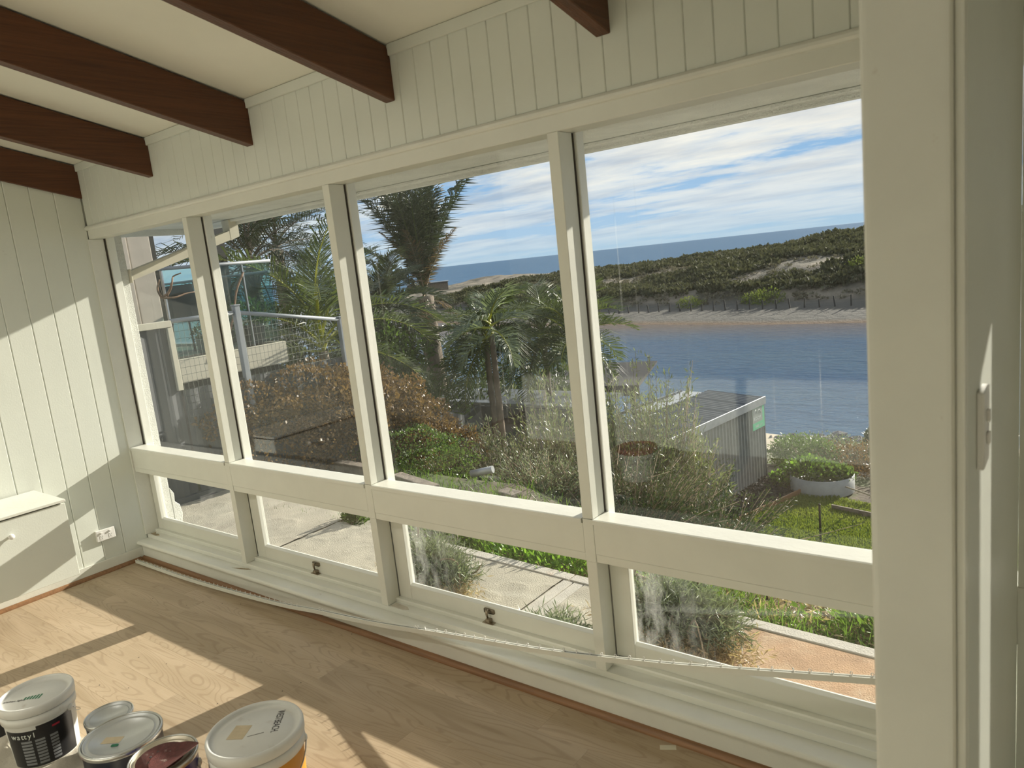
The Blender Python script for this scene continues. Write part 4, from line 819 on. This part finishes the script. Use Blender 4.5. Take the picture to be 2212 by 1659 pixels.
T_ = at(830, 690, 13.5); palm((T_[0], T_[1], T_[2]-3.0), 3.0, .12, 28, 1.45, 'dark feathery palm left of the tall palm trunk', ['palm_dark', 'palm_dark'], tilt0=18, tilt1=115, ll=.5, nl=44, seed=5)
T_ = at(1050, 745, 13.2); palm((T_[0], T_[1], T_[2]-3.2), 3.2, .07, 26, 1.3, 'low green palm right of the tall palm trunk', PG, tilt0=18, tilt1=115, ll=.45, nl=42, seed=6)
T_ = at(1175, 735, 14.2); palm((T_[0], T_[1], T_[2]-3.4), 3.4, .07, 26, 1.4, 'green palm left of the middle mullion, above the pergola', ['palm_green', 'palm_green'], tilt0=22, tilt1=115, ll=.45, nl=40, seed=7)
T_ = at(1062, 725, 11.3); palm((T_[0], T_[1], T_[2]-2.5), 2.5, .06, 8, .85, 'small palm with pale fanned fronds above the grey building', ['leaf_sage', 'palm_yellow'], tilt0=30, tilt1=115, ll=.42, nl=34, seed=8)
palm((-11.5, 9.5, -3), 5.6, .2, 22, 2.8, 'far dark palm seen between the neighbour posts', ['palm_dark', 'bark'], tilt0=10, tilt1=115, ll=.6, nl=40, seed=9, sag=.8)
# ------------------------------------------------------------------ near garden strip beyond the patio kerb
gxx, gyy = rng.uniform(-1.0, 5.6, 30000), 1.50+np.abs(rng.normal(size=30000))*.75; k = (gyy < 4.2) & (np.sin(gxx*3.1+gyy*2)+np.cos(gyy*4-gxx*1.3) > -.9+1.1*np.clip(gxx-2.8, 0, 1)); gxx, gyy = gxx[k], gyy[k]
dd = np.stack([rng.normal(size=len(gxx))*.45, rng.normal(size=len(gxx))*.45, np.ones(len(gxx))], 1)
obj('weed_grass', leaves('g', np.stack([gxx, gyy, groundz(gxx, gyy)], 1), dd, .05+.11*rng.random(len(gxx))**2, .008), 'grass', kind='stuff', label='rank green grass and weeds along the patio kerb', cat='grass')
n = 16000; sx_, sy_ = rng.uniform(1.6, 5.6, n), rng.uniform(1.55, 3.6, n); obj('dry_litter', leaves('g', np.stack([sx_, sy_, groundz(sx_, sy_)+.01+.03*rng.random(n)], 1), np.stack([rng.normal(size=n), rng.normal(size=n), rng.random(n)*.5], 1), .05+.10*rng.random(n), .010), 'dry_grass', kind='stuff', label='dry leaf litter and twigs in the garden strip', cat='litter')
for k, (x, y, r, h, n_, m_, lb) in enumerate(((.15, 1.62, .16, .26, 700, 'leaf_green', 'small green clump at the patio edge in the second low pane'), (2.15, 1.78, .7, .18, 2600, 'leaf_lime', 'lime green weeds beyond the kerb in the third low pane'), (1.05, 1.85, .6, .2, 2200, 'grass', 'green grass clump behind the dry branch'), (4.35, 1.75, .5, .13, 1400, 'grass', 'low green weeds at the right end of the kerb'), (3.05, 1.70, .28, .22, 420, 'leaf_lime', 'yellow leaved seedling beyond the kerb'))):
    bush('weed_clump', (x, y, -.42), [((0, 0, h*.4), (r, r*.45, h*.6))], n_, .05, .018, m_, lb, 'weeds', up=1.0, shell=.3)
# dead plants thrown on the patio
def dead_plant(loc, r, h, lab, ng, nd, seedp, bent=None, nb=10):
    e_ = empty('uprooted_plant', loc, label=lab, cat='plant'); random.seed(seedp)
    obj('foliage', bush_mesh('f', [((0, 0, h*.55), (r*.75, r*.5, h*.5)), ((r*.3, .03, h*.35), (r*.6, r*.4, h*.35))], int(ng*1.8), .065, .006, up=.35, shell=.2, jit=1.1), 'leaf_sage', e_, kind='stuff')
    obj('dry_foliage', bush_mesh('f', [((-r*.1, 0, h*.22), (r, r*.5, h*.25)), ((r*.5, -.05, h*.12), (r*.6, r*.35, h*.14))], int(nd*1.6), .05, .006, up=0, shell=.1, jit=1.2), 'dry_grass', e_, kind='stuff')
    for k_ in range(nb):
        bm = bmesh.new(); a = random.uniform(0, 6.28); q_ = r*random.uniform(.5, 1.1); pts = [(0, 0, .04)]
        for s_ in (.35, .7, 1): pts.append((q_*s_*math.cos(a)+random.uniform(-.05, .05), q_*s_*.6*math.sin(a)+random.uniform(-.04, .04), h*random.uniform(.1, .7)))
        tube(catmull(pts, 4), .008, 5, bm, r2=.003); obj('twig', bm, 'twig', e_)
    if bent:
        for pts in bent: bm = bmesh.new(); tube(catmull(pts, 5), .014, 6, bm, r2=.005); obj('branch', bm, 'driftwood', e_)
    return e_
dead_plant((1.75, .92, -.29), .40, .34, 'uprooted grey green shrub with a bent branch on the patio', 3000, 2600, 5, bent=[[(-.15, 0, .05), (-.28, .05, .16), (-.2, .12, .28), (-.25, .15, .42)], [(-.32, .0, .0), (-.36, .05, .12), (-.38, .08, .24)]])
dead_plant((2.92, .62, -.29), .30, .22, 'small uprooted clump on the patio by the third mullion', 1400, 1200, 6)
dead_plant((3.38, 1.02, -.29), .46, .34, 'large tangled grey green weed heap on the red concrete', 4800, 2600, 7, bent=[[(-.35, .05, .1), (-.2, .15, .38), (.05, .15, .40), (.12, .1, .2)], [(-.4, .2, .25), (-.25, .25, .18), (-.1, .22, .3)]], nb=16)
sc_ = empty('succulent_cuttings', (1.72, .60, -.29), label='pale round succulent pads lying by the glass of the third low pane', cat='succulent')
for k in range(22):
    t_ = k/21; bm = bmesh.new(); bmesh.ops.create_icosphere(bm, subdivisions=2, radius=1)
    for v in bm.verts: v.co.x *= .026; v.co.y *= .020; v.co.z *= .008
    obj('pad', bm, 'succulent', sc_, loc=(-.22+.62*t_+rng.normal()*.02, -.02+.02*rng.normal(), .03+.03*rng.random()), rot=tuple(rng.uniform(-1.2, 1.2, 3)), smooth=True)
# logs, pipe, stones in the garden
for k, (x, y, L_, a, lab) in enumerate(((-1.35, 2.95, .95, -.06, 'weathered timber sleeper edging the garden bed, left one'), (-.25, 2.75, .75, -.25, 'weathered log half hidden in grass near the pipe'))):
    obj('timber_sleeper', box(-L_/2, L_/2, -.06, .06, 0, .13, .012, seg=2), 'old_timber', loc=(x, y, -.46), rot=(0, 0, a), label=lab, cat='timber')
bm = bmesh.new(); tube([(-.12, 0, 0), (.12, 0, .05)], .036, 20, bm); obj('metal_pipe', bm, 'galv', loc=tuple(on(1042, 1024, 'z', -.33)), rot=(0, 0, .3), label='short silver pipe lying in the garden grass', cat='pipe')
obj('stone_slab', box(-.12, .12, -.07, .07, 0, .05, .02, seg=2), 'old_timber', loc=(.75, 3.0, -.47), rot=(0, 0, -.2), label='flat pale stone slab beside the silver pipe', cat='stone')
obj('garden_stake', box(-.012, .012, -.012, .012, 0, .35, .003), 'dark_metal', loc=(3.55, 1.95, -.45), label='short black stake beyond the kerb in the last low pane', cat='stake')
# ------------------------------------------------------------------ paint pails on a drop sheet
pmat('pail_white', (.70, .70, .67), .4, var=.03, vscale=8, col2=(.52, .48, .42), c2=(.62, .8), c2scale=14); pmat('pail_black', (.018, .018, .02), .3, var=.1)
pmat('label_orange', (.62, .27, .02), .4, var=.05); pmat('tin_metal', (.62, .63, .62), .28, metal=.85, var=.08, vscale=12); pmat('lid_grey', (.58, .60, .60), .35, metal=.25, var=.04, vscale=9, col2=(.45, .45, .43), c2=(.6, .8), c2scale=8)
pmat('label_blue', (.02, .02, .22), .3); pmat('label_navy', (.02, .025, .045), .3); pmat('print_grey', (.22, .23, .24), .5); pmat('print_red', (.35, .02, .04), .4); pmat('print_green', (.02, .20, .10), .5)
pmat('lid_cream', (.66, .60, .48), .35, metal=.3, var=.05, col2=(.40, .25, .15), c2=(.68, .75), c2scale=22); pmat('sandpaper', (.13, .035, .03), .8, var=.2, vscale=60, bump=.5, bscale=400, col2=(.42, .34, .30), c2=(.60, .72), c2scale=30)
pmat('cloth', (.52, .48, .40), .95, var=.08, vscale=5, bump=.4, bscale=60); pmat('paper_label', (.60, .50, .34), .7, var=.06, vscale=30); pmat('red_plastic', (.45, .01, .02), .3)
def X3(u, v, z): return tuple(on(u, v, 'z', z))
def wrap(name, r0, r1, z0, z1, a0, a1, m, par, off=.0012, n=14):
    """a print wrapped on a tapering wall (radius r0 at z0, r1 at z1) from angle a0 to a1"""
    bm = bmesh.new(); A = []
    for k in range(n+1):
        a = a0+(a1-a0)*k/n; A.append([bm.verts.new(((r0+off)*math.cos(a), (r0+off)*math.sin(a), z0)), bm.verts.new(((r1+off)*math.cos(a), (r1+off)*math.sin(a), z1))])
    for p, q_ in zip(A, A[1:]): f = bm.faces.new([p[0], q_[0], q_[1], p[1]]); f.smooth = True
    return obj(name, bm, m, par)
def bail(par, r, z, rot, sag=.10, m='steel', hw=.0022, up=False):
    bm = bmesh.new(); pts = []
    for k in range(17):
        a = math.pi*k/16; pts.append((r*math.cos(a)*1.0, -r*math.sin(a)*.995-.004, z-sag*math.sin(a)))
    tube(pts, hw, 6, bm); h = obj('handle', bm, m, par, rot=(0, 0, rot))
    for s_ in (-1, 1): obj('ear', lathe([(0, -.004), (.013, -.004), (.013, .004), (.006, .008), (0, .008)], 16), 'pail_white' if m == 'steel' else m, h, loc=(s_*(r-.004), 0, z), rot=(0, s_*math.pi/2, 0))
    return h
def plastic_pail(loc, R, H, lab, body, rz, handle_rot, name='paint_pail', sag=.1):
    e_ = empty(name, loc, rz, label=lab, cat='pail'); r0 = R*.86
    obj('body', lathe([(0, 0), (r0*.97, 0), (r0, .006), (R*.96, H-.045), (R*.96, H-.02)], 56), body, e_)
    obj('skirt', lathe([(R*.955, H-.075), (R*1.0, H-.073), (R*1.0, H-.040), (R*.965, H-.038)], 56), 'pail_white', e_)
    ld = obj('lid', lathe([(R*1.005, H-.036), (R*1.02, H-.034), (R*1.025, H-.008), (R*1.0, H), (R*.955, H), (R*.935, H-.006), (R*.925, H-.014), (R*.80, H-.0155), (R*.79, H-.014), (0, H-.014)], 56), 'pail_white', e_)
    bail(e_, R*1.01, H-.075, handle_rot, sag); return e_, ld
# orange labelled pail, nearest the window
p1 = on(550, 1572, 'z', .33); o1, l1 = plastic_pail((p1[0], p1[1], 0), .150, .33, 'white lidded pail with orange label and handwriting, on the bare floor', 'label_orange', 0, .9)
A_, B_ = on(609, 1533, 'z', .3165), on(590, 1583, 'z', .3165); D_ = B_-A_
text('handwriting', 'WESTBEACH.', .034, 'ink', l1, ((A_[0]+B_[0])/2-p1[0], (A_[1]+B_[1])/2-p1[1], .3164), (0, 0, math.atan2(D_[1], D_[0])), ext=.0002, sx=float(np.hypot(D_[0], D_[1]))/.215)
bm = box(-.028, .028, -.036, .036, .3162, .3166); obj('paper_label', bm, 'paper_label', l1, loc=(-.045, -.03, 0), rot=(0, 0, .55))
bm = bmesh.new(); tube([(.0, -.03, .3165), (.03, .012, .3165)], .0008, 4, bm); obj('pen_line', bm, 'ink', l1)
wrap('print_panel', .1292, .1430, .04, .262, -.75, .15, 'label_orange', o1, .0009)
for k in range(11): wrap('print_line', .1300+.00083*k, .1300+.00083*k+.0002, .06+.017*k, .064+.017*k, -.55, .02, 'ink', o1, .0016, 6)
# black labelled pail at the left
p2 = on(76, 1494, 'z', .26); o2, l2 = plastic_pail((p2[0], p2[1], 0), .129, .26, 'white lidded pail with a black printed label at the left edge', 'pail_white', 0, 3.75, sag=.10)
camdir = math.atan2(CAM[1]-p2[1], CAM[0]-p2[0])
wrap('black_label', .1125, .1205, .010, .165, camdir-1.25, camdir+.95, 'pail_black', o2, .001, 30); wrap('black_label', .1205, .1212, .165, .178, camdir-.2, camdir+.95, 'pail_black', o2, .001, 10)
def curved_text(s, size, R, z, a_mid, m, par, tilt=.07):
    wd = [(.34 if c_ in 'tl' else .66)*size for c_ in s]; x_ = -sum(wd)/2
    for c_, q_ in zip(s, wd):
        a = a_mid+(x_+q_/2)/R; x_ += q_; text('letter', c_, size, m, par, ((R+.0018)*math.cos(a), (R+.0018)*math.sin(a), z), (math.pi/2, 0, a+math.pi/2), ext=.0002)
curved_text('wattyl', .030, .1202, .145, camdir-.62, 'sign_white', o2)
for cidx in range(3):
    for k in range(8):
        z = .02+.0135*k; R_ = .1132+.0006*k; a = camdir-.72+.42*cidx; wrap('print_block', R_, R_+.0004, z, z+.009, a, a+.33-.05*((k*3+cidx) % 3), 'print_grey', o2, .0018, 5)
wrap('red_print', .1205, .1210, .152, .160, camdir+.22, camdir+.45, 'print_red', o2, .0020, 5)
g_ = bmesh.new()
for k in range(6): box(-.035+.011*k, -.028+.011*k, -.012-.001*k, .006+.002*k, .2462, .2466, bm=g_)
obj('green_print', g_, 'print_green', l2, loc=(.01, -.01, 0), rot=(0, 0, .75)); text('handwriting', 'kitchen lights', .016, 'ink', l2, (-.03, -.065, .2464), (0, 0, .75), ext=.0002)
# metal tins
def metal_tin(loc, R, H, lab, body, lidm, rz=0, name='paint_tin', band=None, handle=None):
    e_ = empty(name, loc, rz, label=lab, cat='tin')
    obj('body', lathe([(0, 0), (R*.96, 0), (R*.985, .003), (R*.985, .008), (R*.955, .012), (R*.955, H-.022), (R*.985, H-.018), (R*1.0, H-.012), (R*1.0, H-.004), (R*.98, H), (R*.955, H-.001), (R*.94, H-.010)], 56), body, e_)
    obj('rim', lathe([(R*.986, H-.0178), (R*1.004, H-.012), (R*1.004, H-.003), (R*.98, H+.0012), (R*.952, H), (R*.938, H-.0098)], 56), 'tin_metal', e_)
    ld = obj('lid', lathe([(R*.935, H-.008), (R*.925, H-.001), (R*.90, H-.001), (R*.885, H-.008), (R*.80, H-.0085), (R*.785, H-.005), (R*.775, H-.0085), (0, H-.0085)], 56), lidm, e_)
    if handle is not None: bail(e_, R*1.0, H-.055, handle, .12)
    return e_, ld
p3_ = on(262, 1585, 'z', .23); e3, l3 = metal_tin((p3_[0], p3_[1], 0), .134, .23, 'round metal tin with pale lid and a small paper label, in the middle', 'label_navy', 'lid_grey', handle=-.9)
obj('paper_label', box(-.034, .034, -.018, .018, .2218, .2221), 'paper_label', l3, loc=(-.005, -.03, 0), rot=(0, 0, .6)); bm = bmesh.new(); box(-.012, .012, -.006, .006, .2219, .2223, .002, bm); obj('green_print', bm, 'print_green', l3, loc=(.035, -.04, 0), rot=(0, 0, .7))
wrap('blue_print', .1280, .1280, .02, .17, camdir-.9, camdir+.8, 'label_navy', e3, .001)
p4_ = on(232, 1554, 'z', .15); e4, l4 = metal_tin((p4_[0]-.035, p4_[1]+.02, 0), .088, .15, 'small metal tin half hidden behind the pale lidded tin', 'pail_black', 'lid_grey')
p5_ = on(352, 1630, 'z', .29); e5, l5 = metal_tin((p5_[0], p5_[1], 0), .105, .29, 'blue paint tin with a cream lid under the sanding discs', 'label_blue', 'lid_cream', handle=.9)
sdk = empty('sanding_disc', (p5_[0]+.012, p5_[1]-.012, .2925), .55, label='maroon perforated sanding disc on the blue tin', cat='sanding disc')
bm = lathe([(0, .0), (.075, .0), (.0755, .0008), (.075, .0016), (0, .0016)], 40); obj('disc', bm, 'sandpaper', sdk)
for k in range(8): a = k*math.pi/4; obj('dust_hole', lathe([(0, .0017), (.0045, .0017), (.0045, .0018), (0, .0018)], 14), 'ink', sdk, loc=(.036*math.cos(a), .036*math.sin(a), 0))
sd2 = empty('sanding_disc', (p5_[0]+.055, p5_[1]+.01, .2955), .2, label='second sanding disc, curled up at the right of the blue tin', cat='sanding disc')
bm = bmesh.new(); n = 28
for i in range(n):
    for sgn in (1,):
        y = -.075+.15*i/(n-1)
nV = []; nF = []; N = 22
for i in range(N+1):
    for jx in range(N+1):
        x = -.075+.15*i/N; y = -.075+.15*jx/N; rr = math.hypot(x, y); s_ = .075/max(rr, .075); x *= s_; y *= s_; nV.append((x, y, .001+max(0, x+.02)**2*4.2))
for i in range(N):
    for jx in range(N): a = i*(N+1)+jx; nF.append((a, a+N+1, a+N+2, a+1))
o = obj('disc', npmesh('disc', nV, nF), 'sandpaper', sd2, smooth=True); md = o.modifiers.new('s', 'SOLIDIFY'); md.thickness = .0012
# drop sheet: a heap of folds around the pails
def clothz(x, y):
    z = .018+.014*np.sin(x*17+y*9)+.012*np.sin(y*23-x*7+1)+.010*np.sin((x+y)*31); bump_ = .05*np.exp(-(((x-2.12)/.14)**2+((y+1.40)/.09)**2))
    for p_, R_ in ((p2, .16), (p3_, .15), (p4_, .10), (p5_, .11)): z = z*np.clip((np.hypot(x-p_[0], y-p_[1])-R_*.86)/.05, 0.02, 1)
    return np.clip(z+bump_, .002, 1)
X, Y = np.meshgrid(np.linspace(1.45, 2.72, 150), np.linspace(-1.95, -1.08, 100)); ed = .93+.07*np.sin(X*9)+.05*np.sin(Y*13)
u_ = np.hypot((X-2.08)/.62, (Y+1.55)/.46); Zc = clothz(X, Y); V = np.stack([X, Y, Zc], -1).reshape(-1, 3); i = np.arange(15000).reshape(100, 150)
F = np.stack([i[:-1, :-1], i[:-1, 1:], i[1:, 1:], i[1:, :-1]], -1).reshape(-1, 4); keep = (u_[:-1, :-1] < ed[:-1, :-1]).reshape(-1)
obj('drop_sheet', npmesh('drop_sheet', V, F[keep]), 'cloth', smooth=True, label='crumpled cream drop sheet under the black labelled pail and tins', cat='drop sheet')
rc = on(95, 1690, 'z', .07); e6 = empty('red_jar', (rc[0], rc[1], .0), label='red lidded jar just showing at the bottom edge on the drop sheet', cat='jar')
obj('body', lathe([(0, 0), (.04, 0), (.042, .004), (.042, .06), (.038, .066), (0, .066)], 28), 'pail_white', e6); obj('lid', lathe([(.0435, .0605), (.0445, .062), (.0445, .082), (.042, .086), (0, .086)], 28), 'red_plastic', e6)
q0 = on(-4, 1495, 'z', .25); e7 = empty('scrub_brush', (q0[0]-.08, q0[1], .0), label='dark rounded tool handle at the far left edge', cat='brush')
obj('handle', lathe([(0, 0), (.02, 0), (.022, .02), (.015, .10), (.018, .22), (.022, .25), (0, .262)], 20), 'pail_black', e7)
tpz = on(1443, 1615, 'z', 0); obj('tape_scrap', box(-.028, .028, -.012, .012, .0002, .0012), 'tape', loc=(tpz[0], tpz[1], 0), rot=(0, 0, .5), label='torn scrap of masking tape on the floor', cat='tape')
# paint chips and crumbs
cr = []
for u, v in ((403, 1308), (438, 1300), (330, 1293), (480, 1304), (520, 1305), (278, 1486), (470, 1520), (300, 1420), (360, 1434), (215, 1480), (610, 1493), (650, 1475), (690, 1325), (760, 1370)):
    if v > 1659: continue
    cr.append(on(u, v, 'z', .0004))
bmc = bmesh.new(); bmesh.ops.create_icosphere(bmc, subdivisions=1, radius=.0028)
for v in bmc.verts: v.co.z *= .3
mc = bpy.data.meshes.new('crumb'); bmc.to_mesh(mc); bmc.free(); mc.materials.append(MATS['ink'])
for k, p in enumerate(cr): o = bpy.data.objects.new('paint_crumb', mc); C.objects.link(o); o.location = (p[0], p[1], .001); tag(o, 'tiny dark crumb on the oak floor', 'crumb', 'crumbs scattered on the floor')
# invented batten housings for the added fill lamps
for lo_ in FILL_LAMPS:
    e_ = empty('fill_batten', (lo_.location.x, lo_.location.y, 3.15), label='added fill light in a made-up white batten, %s, out of frame behind the camera' % {1.0: 'left one', 2.5: 'right one'}[round(lo_.location.x, 1)], cat='ceiling light')
    obj('housing', box(-.6, .6, -.06, .06, .005, .05, .006), 'plastic_white', e_)
# pails in the part of the room behind the camera, which the panes reflect
rp_ = on(1375, 965, 'y', 2.6); p8, l8 = plastic_pail((rp_[0], .17-2.6, 0), .15, max(.25, rp_[2]), 'tall white pail with a red lid, out of frame by the back wall', 'pail_white', 0, .3)
l8.data.materials.clear(); l8.data.materials.append(MATS['print_red'])
